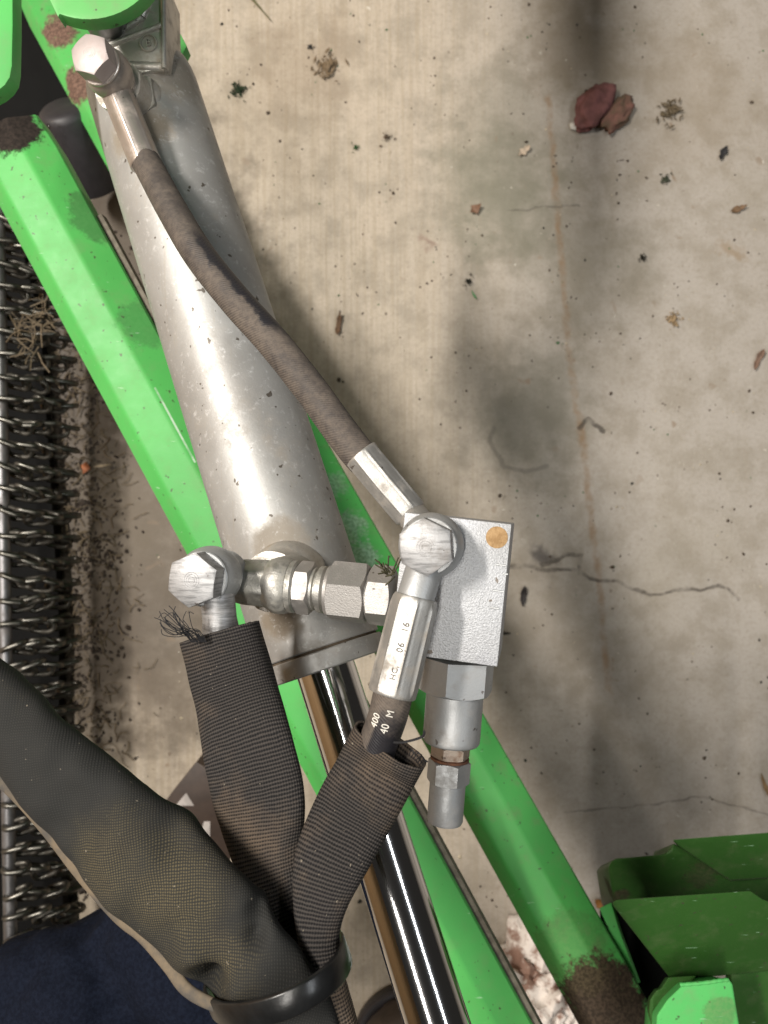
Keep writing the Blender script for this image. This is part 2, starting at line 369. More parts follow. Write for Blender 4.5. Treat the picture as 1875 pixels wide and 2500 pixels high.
m_green_post = green_paint('green_paint_post', (0.095, 0.46, 0.12), [(at(1760, 2480, 0.45), 0.018, (0.16, 0.09, 0.06), 0.35)], 0.25)

def cylinder_material():
    t = NT('silver_cylinder_paint')
    a, b, f = t.noise(75, 6, 0.7), t.noise(14, 4), t.noise(900, 2)
    c = t.mix(t.ramp(b, 0.35, 0.7), (0.38, 0.38, 0.37), (0.31, 0.303, 0.29))
    g = t.ramp(t.math('ADD', t.math('MULTIPLY', a, 0.65), t.math('MULTIPLY', t.noise(30, 3), 0.4)), 0.53, 0.78, 0, 0.45)
    for p, r, am in ((at(330, 300, 0.385), 0.035, 0.75), (at(690, 1510, 0.35), 0.022, 0.8), (at(690, 1340, 0.35), 0.028, 0.6), (at(400, 180, 0.40), 0.04, 0.55)):
        k = t.math('ADD', t.math('MULTIPLY', t.ball(p, r, 0.2), 0.55), t.math('MULTIPLY', a, 0.55))
        g = t.mx(g, t.ramp(k, 0.52, 0.80, 0, am))
    c = t.mix(g, c, (0.21, 0.165, 0.11))
    for px, py, r in ((455, 365, 0.0045), (637, 1026, 0.004), (383, 330, 0.004), (470, 560, 0.003)):
        k = t.ramp(t.math('ADD', t.ball(at(px, py, 0.37), r * 3, 0.0), t.math('MULTIPLY', a, 0.5)), 0.85, 1.05, 0, 0.8)
        c = t.mix(k, c, (0.20, 0.15, 0.09))
    sp = t.ramp(t.noise(210, 2, 0.5), 0.70, 0.73, 0, 0.85)
    c = t.mix(sp, c, (0.06, 0.045, 0.03))
    al = t.n('ShaderNodeMapping', {'Vector': t.obj, 'Rotation': (0, 0, R(-17.5)), 'Scale': (420, 9, 420)}).outputs[0]
    c = t.mix(t.ramp(t.noise(1.0, 4, 0.7, al), 0.56, 0.72, 0, 0.35), c, (0.33, 0.30, 0.25))
    wr = t.ramp(t.noise(240, 5, 0.8, None, 0.4), 0.54, 0.68, 0, 0.32)
    c = t.mix(wr, c, (0.78, 0.79, 0.80))
    rg = t.math('ADD', t.math('MULTIPLY_ADD', a, 0.34, 0.32), t.math('MULTIPLY', g, 0.4), clamp=True)
    mt = t.math('MULTIPLY_ADD', g, -0.4, 0.46)
    return t.out(c, rg, mt, t.bump(t.math('ADD', t.math('MULTIPLY', a, 0.8), t.math('MULTIPLY', f, 0.2)), 0.0005, 0.35))
m_cyl = cylinder_material()
m_cast = steel('cast_aluminium', (0.58, 0.56, 0.52), 0.45, 0.75, (0.25, 0.19, 0.115), 0.75, 0.5, gscale=120)
m_zinc = steel('zinc_plated_steel', (0.40, 0.41, 0.415), 0.50, 0.45, metal=0.62, spark=0.4)
m_ferrule = steel('zinc_ferrule', (0.42, 0.41, 0.39), 0.46, 0.6, (0.20, 0.15, 0.10), 0.75, 0.35)
m_bolt = steel('bright_bolt_steel', (0.37, 0.37, 0.375), 0.52, 0.4, metal=0.65, brush=(110, 800, 110), spark=0.2)
m_ferrule_top = steel('browned_ferrule', (0.52, 0.47, 0.43), 0.36, 0.40, (0.20, 0.13, 0.085), 0.80, 0.3)
m_bolt_top = steel('dull_bolt_steel', (0.46, 0.40, 0.385), 0.5, 0.25, (0.3, 0.2, 0.17), 0.45, 0.2, patches=[(at(232, 172, 0.36), 0.006, 0.0)])
m_fit = steel('grimy_fitting_steel', (0.43, 0.42, 0.39), 0.46, 0.8, (0.20, 0.185, 0.14), 0.85, 0.6, gscale=140)
m_nut = steel('dusty_nut_steel', (0.40, 0.385, 0.37), 0.5, 0.45, (0.28, 0.23, 0.19), 0.75, 0.7, patches=[(at(748, 1412, 0.30), 0.006, 0.9)])
m_rusty = steel('rusty_nut_steel', (0.36, 0.30, 0.25), 0.45, 0.95, (0.12, 0.06, 0.03), 0.7, 0.5, gscale=200)
m_rust = plain('rust', (0.16, 0.065, 0.03), 0.8, 0.1, col2=(0.07, 0.03, 0.018), scale=300)
m_dark_line = plain('dirt_in_groove', (0.10, 0.075, 0.05), 0.9, 0, scale=250)
def block_material():
    t = NT('zinc_valve_block')
    f, g2 = t.noise(1500, 2, 0.6), t.noise(40, 4)
    c = t.mix(t.ramp(f, 0.38, 0.66), (0.34, 0.348, 0.36), (0.45, 0.46, 0.48))
    c = t.mix(t.ramp(g2, 0.5, 0.75, 0, 0.3), c, (0.29, 0.29, 0.36))
    c = t.mix(t.ramp(t.noise(14, 4, 0.65), 0.42, 0.68, 0, 0.45), c, (0.24, 0.235, 0.225))
    sp = t.ramp(t.noise(300, 2, 0.5), 0.72, 0.75, 0, 0.8)
    c = t.mix(sp, c, (0.15, 0.12, 0.09))
    return t.out(c, t.math('MULTIPLY_ADD', f, 0.25, 0.42), 0.5, t.bump(f, 0.00035, 0.8))
m_block = block_material()
def chrome_material():
    t = NT('hard_chrome')
    a = t.noise(500, 3, 0.6); s_ = t.noise(160, 3, 0.6)
    sp = t.ramp(s_, 0.70, 0.76, 0, 0.5)
    c = t.mix(sp, (0.80, 0.80, 0.81), (0.4, 0.36, 0.3))
    return t.out(c, t.math('MULTIPLY_ADD', sp, 0.3, 0.10), 1.0, t.bump(a, 0.00008, 0.15))
m_chrome = chrome_material()
def hose_material(name, black_side):
    t = NT(name)
    uv = t.n('ShaderNodeTexCoord').outputs['UV']; sep = t.n('ShaderNodeSeparateXYZ', {0: uv})
    w = t.math('SINE', t.math('MULTIPLY', t.math('ADD', sep.outputs[1], t.math('MULTIPLY', sep.outputs[0], 0.55)), 6.2832 / 0.0011))
    a, b, f = t.noise(60, 5, 0.7), t.noise(18, 3), t.noise(400, 4, 0.7)
    dust = t.mix(t.ramp(f, 0.35, 0.7), (0.128, 0.104, 0.084), (0.080, 0.066, 0.056))
    k = t.ramp(t.math('ADD', t.math('MULTIPLY', a, 0.55), t.math('MULTIPLY', b, 0.45)), 0.36, 0.56, 0.45, 1.0)
    for (v0, v1, u0, u1) in black_side:
        nz = t.math('MULTIPLY', t.math('SUBTRACT', t.noise(90, 5, 0.7), 0.5), 0.012); nv = t.math('MULTIPLY', nz, 2.0)
        mv = t.math('MULTIPLY', t.ramp(t.math('ADD', sep.outputs[1], nv), v0, v0 + 0.012), t.ramp(t.math('ADD', sep.outputs[1], nv), v1, v1 - 0.012))
        un = t.math('ADD', sep.outputs[0], nz)
        mu = t.mx(t.ramp(un, u0, u0 - 0.002), t.ramp(un, u1, u1 + 0.002))
        k = t.math('MULTIPLY', k, t.math('SUBTRACT', 1.0, t.math('MULTIPLY', mv, mu)))
    k = t.math('MULTIPLY_ADD', k, 0.9, 0.05, clamp=True)
    c = t.mix(k, (0.014, 0.014, 0.018), dust)
    h = t.math('ADD', t.math('MULTIPLY', w, 0.3), t.math('MULTIPLY', f, 0.5))
    return t.out(c, t.math('MULTIPLY_ADD', k, 0.4, 0.42), 0.0, t.bump(h, 0.0004, 0.5), 0.4)
m_hose = hose_material('dusty_hose_rubber', [(0.066, 0.138, 0.0085, 0.041)])
m_hose2 = hose_material('black_hose_rubber', [(0.003, 0.2, 0.0150, 0.041)])
m_sleeve = fabric('ribbed_black_fabric', (0.005, 0.005, 0.006), (0.050, 0.044, 0.040), 0.00130, 0.0010, (0.120, 0.088, 0.062), 0.85)
m_big = fabric('fine_mesh_fabric', (0.017, 0.0172, 0.0165), (0.030, 0.0295, 0.027), 0.00125, 0.00125, (0.105, 0.086, 0.046), 0.9, True, 0.00013, 0.0008, [(at(430, 2190, .25), 0.034), (at(290, 2090, .26), 0.030), (at(520, 2330, .25), 0.026), (at(600, 2430, .25), 0.02)])
m_hem = plain('dusty_hem_fabric', (0.15, 0.115, 0.075), 0.9, col2=(0.055, 0.052, 0.048), scale=70, bump=0.8)
m_thread = plain('black_thread', (0.01, 0.01, 0.012), 0.7)
m_tie = plain('black_plastic', (0.010, 0.0105, 0.011), 0.30, var=0.4, scale=120, bump=0.2)
m_rubber = plain('dull_black_rubber', (0.030, 0.027, 0.030), 0.5, var=0.25, scale=80, bump=0.2)
m_gap_black = plain('gap_shade_black', (0.004, 0.004, 0.004), 0.8, var=0.3)  # black for the sheets that stand in for shade in gaps
m_gap_black.node_tree.nodes['Principled BSDF'].inputs['Specular IOR Level'].default_value = 0.15
m_chain = steel('chain_steel', (0.13, 0.125, 0.11), 0.33, 0.8, (0.06, 0.045, 0.03), 0.95, 0.2)
m_bar = steel('worn_bar_steel', (0.26, 0.255, 0.26), 0.40, 0.6, (0.08, 0.06, 0.045), 0.85, 0.3, gscale=40)
m_denim = plain('navy_denim', (0.0045, 0.006, 0.012), 0.9, col2=(0.008, 0.011, 0.021), scale=420, bump=0.7)
m_denim.node_tree.nodes['Principled BSDF'].inputs['Specular IOR Level'].default_value = 0.08
m_flange = plain('dusty_flange', (0.17, 0.15, 0.115), 0.8, col2=(0.09, 0.075, 0.055), scale=120)
m_tan = plain('tan_plug', (0.36, 0.23, 0.11), 0.85, col2=(0.26, 0.155, 0.065), scale=420, bump=0.9)
m_white_print = plain('white_print', (0.72, 0.69, 0.62), 0.6, var=0.2)
m_stamp = plain('stamped_mark', (0.13, 0.12, 0.11), 0.75)

# ------------------------------------------------------------------ hydraulic cylinder
cyl = thing('hydraulic_cylinder', (*at(374, 300, 0.43).xy, 0.36), 'silver hydraulic cylinder with polished chrome rod lying across the machine', 'hydraulic cylinder')
CA = lambda py: at(374 + (py - 300) * 0.3158, py, 1 / (2.381 + 0.0002443 * (py - 300)))
C0, C1 = CA(178), CA(1634)
cax = (C1 - C0).normalized(); CR = 0.0300; L = (C1 - C0).length
M = Mesh()
M.lathe([(-0.0005, 0.012), (0, CR * 0.80), (0.002, CR * 0.90), (0.005, CR * 0.955), (0.009, CR * 0.985), (0.014, CR), (0.10, CR), (0.2, CR), (L - 0.0105, CR), (L - 0.0100, CR - 0.0004)], C0, cax, 96)
M.obj('barrel', m_cyl, cyl)
M = Mesh(); M.lathe([(L - 0.0102, CR - 0.0012), (L - 0.0085, CR - 0.0012)], C0, cax, 96); M.obj('seal_groove', m_dark_line, cyl)
M = Mesh(); M.lathe([(L - 0.0088, 0.02), (L - 0.0088, CR + 0.0002), (L - 0.0083, CR + 0.0007), (L - 0.0006, CR + 0.0007), (L, CR + 0.0001), (L, 0.0195), (L - 0.002, 0.0185), (L - 0.002, 0.0143)], C0, cax, 96, caps=(False, False)); M.obj('gland', m_cyl, cyl)
M = Mesh(); M.lathe([(L - 0.04, 0.01438), (L + 0.1, 0.01438), (L + 0.30, 0.01438)], C0, cax, 96); M.obj('rod', m_chrome, cyl)
# port bosses, welded on
bossT = on_plane(327, 250, at(327, 250, 0.394)); bossB = at(690, 1412, 0.3445)
for p, r in ((bossT, 0.0148), (bossB, 0.0155)):
    M = Mesh(); M.lathe([(-0.012, r * 1.12), (-0.002, r * 1.06), (0.0008, r), (0.0022, r * 0.93), (0.004, r * 0.86), (0.016, r * 0.84)], p, U, 56)
    for v in M.bm.verts: v.co += Vector((noise.noise(v.co * 260), noise.noise(v.co * 260 + Vector((9, 3, 1))), 0)) * 0.00045
    b = M.obj('port_boss', m_cast, cyl, 60)
# cast lug with pocket, ribs and a foundry mark
LD = 0.388
M = Mesh()
M.prism([at(x, y, LD + 0.0025) for x, y in ((262, 70), (285, -60), (402, -60), (408, 166), (330, 180), (280, 165))], Vector((0, 0, -0.030)), 0.0012)
lug = M.obj('cast_lug', m_cast, cyl)
M = Mesh()
for a, b, w, d0, dh in (((397, -50), (399, 166), 0.0012, LD + 0.0008, 0.012), ((258, 110), (396, 58), 0.0012, LD + 0.0012, 0.008), ((285, 156), (400, 160), 0.0018, LD + 0.0016, 0.01), ((262, 90), (345, 38), 0.0016, LD + 0.001, 0.008), ((345, 38), (380, -50), 0.0016, LD + 0.001, 0.008)):
    P, Q = at(*a, d0), at(*b, d0); n_ = 14
    M.sweep([P.lerp(Q, i / (n_ - 1)) - Vector((0, 0, 0.0015)) for i in range(n_)], lambda i, f: [(w * 1.3 * math.cos(k * math.pi / 5), 0.0022 * math.sin(k * math.pi / 5)) for k in range(10)])
M.obj('rib', m_cast, lug, 60)
M = Mesh(); cc = at(362, 104, LD + 0.0012)
ring = []
for k in range(28):
    a = k / 28 * 2 * math.pi; e = Vector((math.cos(a), math.sin(a), 0))
    ring.append([cc + e * (0.0041 + 0.0005 * math.cos(b)) + Vector((0, 0, 0.0005 * math.sin(b))) for b in (0, 1.05, 2.1, 3.14, 4.2, 5.2)])
M.loft(ring, loop=True); M.obj('foundry_mark', m_cast, lug, 60)
text_mesh('B', 0.0052, at(362, 104, LD + 0.0012), Vector((1, 0.15, 0)), Vector((-0.15, 1, 0)), 0.0009).obj('foundry_letter', m_cast, lug)

# ------------------------------------------------------------------ banjo bolts and rings
def banjo(par, top, Rh, r_ring, h_head, h_ring, m1, m2, rot, extra=0.004, washers=True):
    ax = -U
    M = Mesh(); M.hexa(top + ax * h_head, U, 0, h_head, Rh, rot, bot=False)
    if Rh > 0.0098:
        for rr in (0.0012, 0.0021, 0.0030):      # turned centre rings on the head
            M.lathe([(h_head - 0.0002, rr + 0.00022), (h_head + 0.00010, rr + 0.00010), (h_head + 0.00010, rr - 0.00010), (h_head - 0.0002, rr - 0.00022)], top + ax * h_head, U, 32, caps=(False, False))
    bolt = M.obj('banjo_bolt', m1, par)
    M = Mesh(); M.lathe([(0, Rh * 0.98), (0.0004, Rh * 1.02), (0.0012, Rh * 1.02), (0.0014, Rh * 0.9)], top + ax * (h_head + 0.0001), ax, 40); M.obj('sealing_washer', m2, bolt)
    M = Mesh(); t0 = h_head + 0.0015
    pr = [(t0, r_ring * 0.80)]
    for k in range(9):
        f = k / 8; pr.append((t0 + h_ring * f, r_ring * (0.86 + 0.14 * math.sin(math.pi * min(max(f * 1.0, 0.0), 1)) ** 0.6)))
    pr.append((t0 + h_ring, r_ring * 0.8))
    M.lathe(pr, top, ax, 56); ring = M.obj('banjo_ring', m2, par)
    t1 = t0 + h_ring
    M = Mesh(); M.lathe([(t1, r_ring * 0.84), (t1 + 0.0014, r_ring * 0.84), (t1 + 0.0016, r_ring * 0.72), (t1 + 0.0022, r_ring * 0.72), (t1 + 0.0024, r_ring * 0.80), (t1 + 0.0024 + extra, r_ring * 0.80)], top, ax, 40); M.obj('seat_washer', m2, ring)
    return top + ax * (t0 + h_ring / 2), top + ax * (t1 + 0.0024 + extra)

# ------------------------------------------------------------------ tee fitting on the lower port
tee = thing('tee_fitting', bossB, 'grimy cast tee fitting with hex nuts between the lower cylinder port and the valve block', 'pipe fitting')
TL_, TR_ = at(556, 1416, 0.3205), at(966, 1457, 0.3065)
tv = (TR_ - TL_); TLen = tv.length; tax = tv.normalized()
def tp(px): return (px - 556) / 410.0 * TLen
def rp(r): return r * 0.312 / F
cr = lambda L: [(tp(a), rp(b)) for a, b in L]
HEXROT = R(162)
M = Mesh(); M.lathe([(tp(556), rp(52), 8), (tp(604), rp(60), 8), (tp(660), rp(62), 8), (tp(668), rp(60))], TL_, tax, 48, R(15), ref=U)
M.lathe(cr([(655, 56), (664, 62), (676, 69), (690, 71), (706, 69), (715, 64)]), TL_, tax, 48, ref=U)
for v in M.bm.verts: v.co += Vector((noise.noise(v.co * 330), noise.noise(v.co * 330 + Vector((5, 0, 0))), noise.noise(v.co * 330 + Vector((0, 7, 0))))) * 0.0004
M.lathe([(-0.016, 0.0120), (0.0, 0.0115)], TL_ + tax * tp(690), U, 40)
M.obj('tee_body', m_fit, tee, 50)
M = Mesh(); M.lathe(cr([(713, 60), (716, 64), (728, 65), (732, 60)]), TL_, tax, 48); M.obj('collar', m_fit, tee)
M = Mesh(); M.hexa(TL_, tax, tp(731), tp(770), rp(66), R(20), U); M.obj('hex_nut', m_nut, tee)
M = Mesh(); M.lathe(cr([(768, 48), (770, 52), (777, 53), (780, 48), (783, 48), (786, 57), (798, 58), (803, 52), (803, 44), (808, 44)]), TL_, tax, 48); M.obj('collar', m_fit, tee)
M = Mesh(); M.lathe(cr([(803, 46), (806, 60), (814, 62), (818, 60)]), TL_, tax, 48); M.hexa(TL_, tax, tp(814), tp(902), rp(76), R(342), U, k=6); M.obj('hex_nut', m_nut, tee)
M = Mesh(); M.lathe(cr([(898, 56), (910, 56)]), TL_, tax, 40); M.hexa(TL_, tax, tp(905), tp(962), rp(73), R(330), U); M.obj('hex_nut', m_nut, tee)

# ------------------------------------------------------------------ valve block
topM = at(1038, 1336, 0.262)
PB = topM - U * 0.0226                      # a point of the block's front face
valve = thing('check_valve', on_plane(1100, 1440, PB - U * 0.038), 'square zinc check valve block with tan plug and stepped barrel pointing down', 'hydraulic valve')
Q4 = [on_plane(x, y, PB) for x, y in ((988, 1251), (1249, 1280), (1214, 1628), (953, 1592))]
M = Mesh(); M.prism(Q4, -U * 0.036, 0.00045, 2); blk = M.obj('valve_block', m_block, valve)
M = Mesh(); pc = on_plane(1213, 1312, PB); M.lathe([(-0.003, 0.0040), (0.00012, 0.0040), (0.00022, 0.0037), (0.00025, 0.002)], pc, U, 36); M.obj('plug', m_tan, valve)
M = Mesh()
for a, b in (((1212, 1378), (1236, 1381)), ((1203, 1441), (1231, 1445)), ((1196, 1483), (1218, 1486)), ((1228, 1401), (1240, 1402))):
    p, q = on_plane(*a, PB + U * 0.0001), on_plane(*b, PB + U * 0.0001)
    M.sweep([p, p.lerp(q, 0.5), q], lambda i, f: [(0.00035 * math.cos(k * 1.0472), 0.0002 * math.sin(k * 1.0472)) for k in range(6)], up=U)
M.obj('tool_marks', m_zinc, blk)
PM = PB - U * 0.018
VD0, VD1 = on_plane(1117, 1612, PM), on_plane(1086, 2003, PM)
va = (VD1 - VD0).normalized(); VL = (VD1 - VD0).length
vq = lambda t: t / 391.0 * VL
vr = lambda r: r * 0.303 / F
M = Mesh(); M.hexa(VD0, va, vq(-6), vq(78), vr(93), R(8), U, bot=False); M.obj('hex_collar', m_zinc, valve)
M = Mesh(); pr = [(vq(74), vr(64)), (vq(77), vr(69))]
for k in range(16): pr += [(vq(80 + k * 7), vr(69.5)), (vq(80 + k * 7 + 3.5), vr(69.0))]
pr += [(vq(194), vr(69)), (vq(199), vr(66)), (vq(200), vr(40))]
M.lathe(pr, VD0, va, 64); M.obj('barrel', m_zinc, valve, 60)
M = Mesh(); M.lathe([(vq(196), vr(40)), (vq(206), vr(40))], VD0, va, 40); M.hexa(VD0, va, vq(204), vq(236), vr(48), R(14), U); M.obj('rusty_nut', m_rusty, valve)
M = Mesh(); M.lathe([(vq(234), vr(42)), (vq(236), vr(47)), (vq(241), vr(47)), (vq(243), vr(42))], VD0, va, 40); M.obj('rusty_washer', m_rust, valve)
M = Mesh(); M.hexa(VD0, va, vq(242), vq(298), vr(52), R(30), U); M.obj('lock_nut', m_zinc, valve)
M = Mesh(); M.lathe([(vq(290), vr(42)), (vq(300), vr(43.5)), (vq(340), vr(43.5)), (vq(388), vr(43.5)), (vq(394), vr(41)), (vq(395), vr(36))], VD0, va, 56); M.obj('cap', m_zinc, valve)

# ------------------------------------------------------------------ hose across the cylinder (upper)
topT = at(217, 130, 0.352)
h1 = thing('hydraulic_hose', bossT, 'dusty brown short hydraulic hose curving over the cylinder to the valve block', 'hydraulic hose')
rcT, endT = banjo(h1, topT, 0.0099, 0.0112, 0.0085, 0.0125, m_bolt_top, m_ferrule_top, R(12), 0.004)
M = Mesh(); M.lathe([(0, 0.0102), (-0.02, 0.0102)], endT + U * 0.001, U, 40); M.lathe([(-0.0215, 0.0135, 6), (-0.009, 0.0135, 6)], endT, U, 48, R(10)); M.obj('adapter', m_fit, h1)
fa, fb = at(284, 222, 0.374), at(357, 402, 0.372)
def ferrule(par, a, b, r, m, name='ferrule', k=8, rot=0.0, taper=0.0, crimp=1.0):
    M = Mesh(); ax = (b - a).normalized(); Ln = (b - a).length
    rings = []
    e1 = (U - ax * U.dot(ax)).normalized(); e2 = ax.cross(e1); n = 96
    for t, s, fc in ((0, 0.80, 0), (0.0002, 0.93, 0), (0.0012, 0.99, 0.25), (0.004, 1.0, 1), (Ln * 0.5, 1.0, 1), (Ln - 0.004, 1.0, 1), (Ln - 0.0014, 1.02, 0.3), (Ln - 0.0004, 1.02, 0), (Ln, 0.98, 0), (Ln, 0.90, 0)):
        ring = []
        for j in range(n):
            an = 2 * math.pi * j / n; w = 2 * math.pi / k
            x = ((an + rot) % w) - w / 2                      # crimped flats with raised ridges between
            rr = math.cos(w / 2) / math.cos(x) * 1.035
            rr = rr + 0.025 * math.exp(-((abs(x) - w / 2) / 0.05) ** 2) - 0.02 * math.exp(-((abs(x) - w / 2 + 0.11) / 0.05) ** 2)
            q = r * s * (1 + (rr - 1) * fc * crimp) * (1 + taper * t / Ln)
            ring.append(a + ax * t + (e1 * math.cos(an) + e2 * math.sin(an)) * q)
        rings.append(ring)
    M.loft(rings); return M.obj(name, m, par, 50)
M = Mesh(); pts = [rcT, rcT.lerp(fa, 0.6), fa, fa.lerp(fb, 0.25)]; M.sweep(pts, lambda i, f: circ(0.0062), up=U); M.obj('pipe_stub', m_ferrule_top, h1)
ferrule(h1, fa, fb, 0.0076, m_ferrule_top, crimp=0.35, k=6)
hp = [(352, 388, .372), (370, 420, .368), (418, 509, .352), (486, 622, .337), (576, 735, .328), (667, 836, .323), (757, 949, .318), (814, 1028, .314), (865, 1096, .311), (890, 1124, .310)]
hpts = [at(*p) for p in spline(hp, 90)]
M = Mesh(); M.sweep(hpts, lambda i, f: circ(0.00705, 36), up=U); M.obj('hose', m_hose, h1)
gb, ga = at(880, 1108, 0.310), at(1004, 1256, 0.3085)
ferrule(h1, ga, gb, 0.0073, m_ferrule, rot=0.3)
M = Mesh(); M.sweep([ga + (gb - ga).normalized() * 0.003, ga, ga.lerp(on_plane(1040, 1300, PB - U * 0.012), 0.5), on_plane(1045, 1310, PB - U * 0.012)], lambda i, f: circ(0.0062), up=U); M.obj('pipe_stub', m_ferrule, h1)

# ------------------------------------------------------------------ sleeved hoses
def sleeve(name, par, P, mat, n=130, m=56, flat=0.36, wr=0.0, seed=0, thick=0.0011, dents=(), dz=0.0, lip=0.0):
    S = spline(P, n)
    pts = [at(s[0], s[1], s[2]) for s in S]
    M = Mesh()
    def sec(i, f):
        a = S[i][3] * S[i][2] / F; b = a * (S[i][4] if len(S[i]) > 4 else flat); q = []
        for k in range(m):
            an = 2 * math.pi * k / m; c_, s_ = math.cos(an), math.sin(an)
            q.append((a * math.copysign(abs(c_) ** 0.85, c_), b * math.copysign(abs(s_) ** 0.85, s_)))
        return q
    M.sweep(pts, sec, up=(U + Vector((0, 0.12, 0))).normalized(), caps=(False, False), skew=lambda i, b: lip * b * max(0, 1 - i / 25) + 0.0004 * noise.noise(Vector((b * 900, i * 0.3, seed))) * (i < 3))
    for v in M.bm.verts:
        p = v.co.copy()
        if wr: v.co += U * wr * (noise.noise(p * 38 + Vector((seed, 0, 0))) + 0.5 * noise.noise(p * 95 + Vector((seed, 2, 0))))
        for (c, r, dp) in dents:
            d2 = (Vector((p.x, p.y, 0)) - Vector((c.x, c.y, 0))).length
            v.co -= Vector((0, 0, 1)) * dp * math.exp(-(d2 / r) ** 2)
    o = M.obj(name, mat, par, 70)
    md = o.modifiers.new('thickness', 'SOLIDIFY'); md.thickness = thick; md.offset = -1
    return o

h2 = thing('sleeved_hose', at(560, 1430, 0.32), 'hydraulic hose in ribbed black fabric sleeve hanging from the left banjo bolt', 'sleeved hose')
rcL, endL = banjo(h2, at(467, 1417, 0.285), 0.0104, 0.0122, 0.0085, 0.0135, m_bolt, m_zinc, R(-8), 0.006)
M = Mesh(); pts = [rcL, at(530, 1455, .2985), at(541, 1550, .2985), at(562, 1640, .297)]; M.sweep([Vector(p) for p in spline([tuple(p) for p in pts], 16)], lambda i, f: circ(0.0066 if f < 0.55 else 0.0070), up=U); M.obj('pipe_stub', m_bolt, h2)
slL = sleeve('fabric_sleeve', h2, [(537, 1543, .297, 101, .62), (556, 1620, .295, 103, .60), (577, 1700, .292, 106, .50), (606, 1830, .284, 117, .32), (634, 1958, .280, 116, .32), (652, 2080, .276, 92, .42), (688, 2200, .272, 66, .6), (735, 2330, .268, 50, .8), (775, 2440, .266, 46, .85), (800, 2560, .266, 46, .85)], m_sleeve, 170, wr=0.0011, seed=3, lip=0.0)
M = Mesh(); rng = random.Random(4)
for k in range(22):
    x0 = 480 + rng.uniform(-14, 24); tx, ty = 420 + rng.uniform(-28, 45), 1520 + rng.uniform(-26, 34)
    S = spline([(x0, 1568, .284), (x0 - 18, 1545 + rng.uniform(-8, 8), .282), ((x0 + tx) / 2 - 10, (1560 + ty) / 2, .280), (tx, ty, .279), (tx + rng.uniform(-25, 12), ty + rng.uniform(-25, 12), .279)], 14)
    M.strand([at(*s) for s in S], 0.00015)
M.obj('frayed_threads', m_thread, slL)

h3 = thing('sleeved_hose', at(1040, 1340, 0.285), 'hydraulic hose with stamped ferrule and printed black rubber entering a flared fabric sleeve', 'sleeved hose')
rcM, endM = banjo(h3, topM, 0.0101, 0.0119, 0.0080, 0.0125, m_bolt, m_zinc, R(4), 0.0001)
fA, fB = at(1016, 1455, 0.2705), at(957, 1695, 0.2685)
M = Mesh(); M.sweep([rcM, rcM.lerp(fA, 0.6), fA, fA.lerp(fB, 0.2)], lambda i, f: circ(0.0067), up=U); M.obj('pipe_stub', m_zinc, h3)
fer = ferrule(h3, fA, fB, 0.0080, m_ferrule, rot=0.26, taper=0.04)
fax = (fA - fB).normalized(); fn = (U - fax * U.dot(fax)).normalized()
side = fax.cross(fn)                         # to the left of the reading direction
def on_ferrule(f, off, lift, r): return fB.lerp(fA, f) + side * off * -1 + fn * (math.sqrt(max(r * r - off * off, 0)) + lift)
for txt, f, sz in (('HC,', 0.24, 0.0029), ('06', 0.49, 0.0033), ('16', 0.69, 0.0033)):
    text_mesh(txt, sz, on_ferrule(f, 0.0, 0.00006, 0.00795), fax, fn.cross(fax), 0.0004, 1.1).obj('stamped_letters', m_stamp, fer)
hq = spline([(962, 1680, .2685), (949, 1740, .2705), (932, 1790, .2735), (914, 1840, .2765), (885, 1900, .278), (850, 1980, .277)], 30)
M = Mesh(); M.sweep([at(*p) for p in hq], lambda i, f: circ(0.0070, 36), up=U); hz = M.obj('hose', m_hose2, h3)
hx0, hx1 = at(932, 1790, .2735), at(955, 1712, .2695)
hax = (hx1 - hx0).normalized(); hn = (U - hax * U.dot(hax)).normalized(); hs = hn.cross(hax)
for txt, f, off, sz in (('400', 0.62, 0.0024, 0.0036), ('40', 0.50, -0.0014, 0.0038), ('M', 0.96, -0.0017, 0.0036)):
    an = math.asin(off / 0.0070); nn = hn * math.cos(an) + hs * math.sin(an)
    text_mesh(txt, sz, hx0.lerp(hx1, f) + nn * 0.00735, hax, nn.cross(hax), 0.00012, 1.05).obj('printed_letters', m_white_print, hz)
slR = sleeve('fabric_sleeve', h3, [(953, 1816, .2745, 99, .46), (930, 1858, .274, 99, .46), (903, 1910, .272, 98, .46), (860, 1988, .270, 98, .42), (806, 2105, .264, 90, .36), (780, 2215, .260, 66, .5), (779, 2310, .257, 50, .7), (800, 2405, .256, 46, .8), (838, 2530, .257, 46, .8), (860, 2620, .258, 46, .8)], m_sleeve, 160, wr=0.0012, seed=11, lip=0.35)
M = Mesh()
S = spline([(962, 1812, .262), (985, 1812, .260), (1012, 1806, .259), (1030, 1799, .259), (1036, 1790, .258), (1034, 1784, .258)], 22); M.strand([at(*s) for s in S], 0.00045)
for k in range(7):
    x0, y0 = 1000 + k * 5, 1842 + k * 5
    S = spline([(x0, y0, .272), (x0 + rng.uniform(2, 10), y0 - rng.uniform(6, 16), .268), (x0 + rng.uniform(10, 22), y0 - rng.uniform(2, 12), .266)], 8); M.strand([at(*s) for s in S], 0.00018)
M.obj('frayed_threads', m_thread, slR)

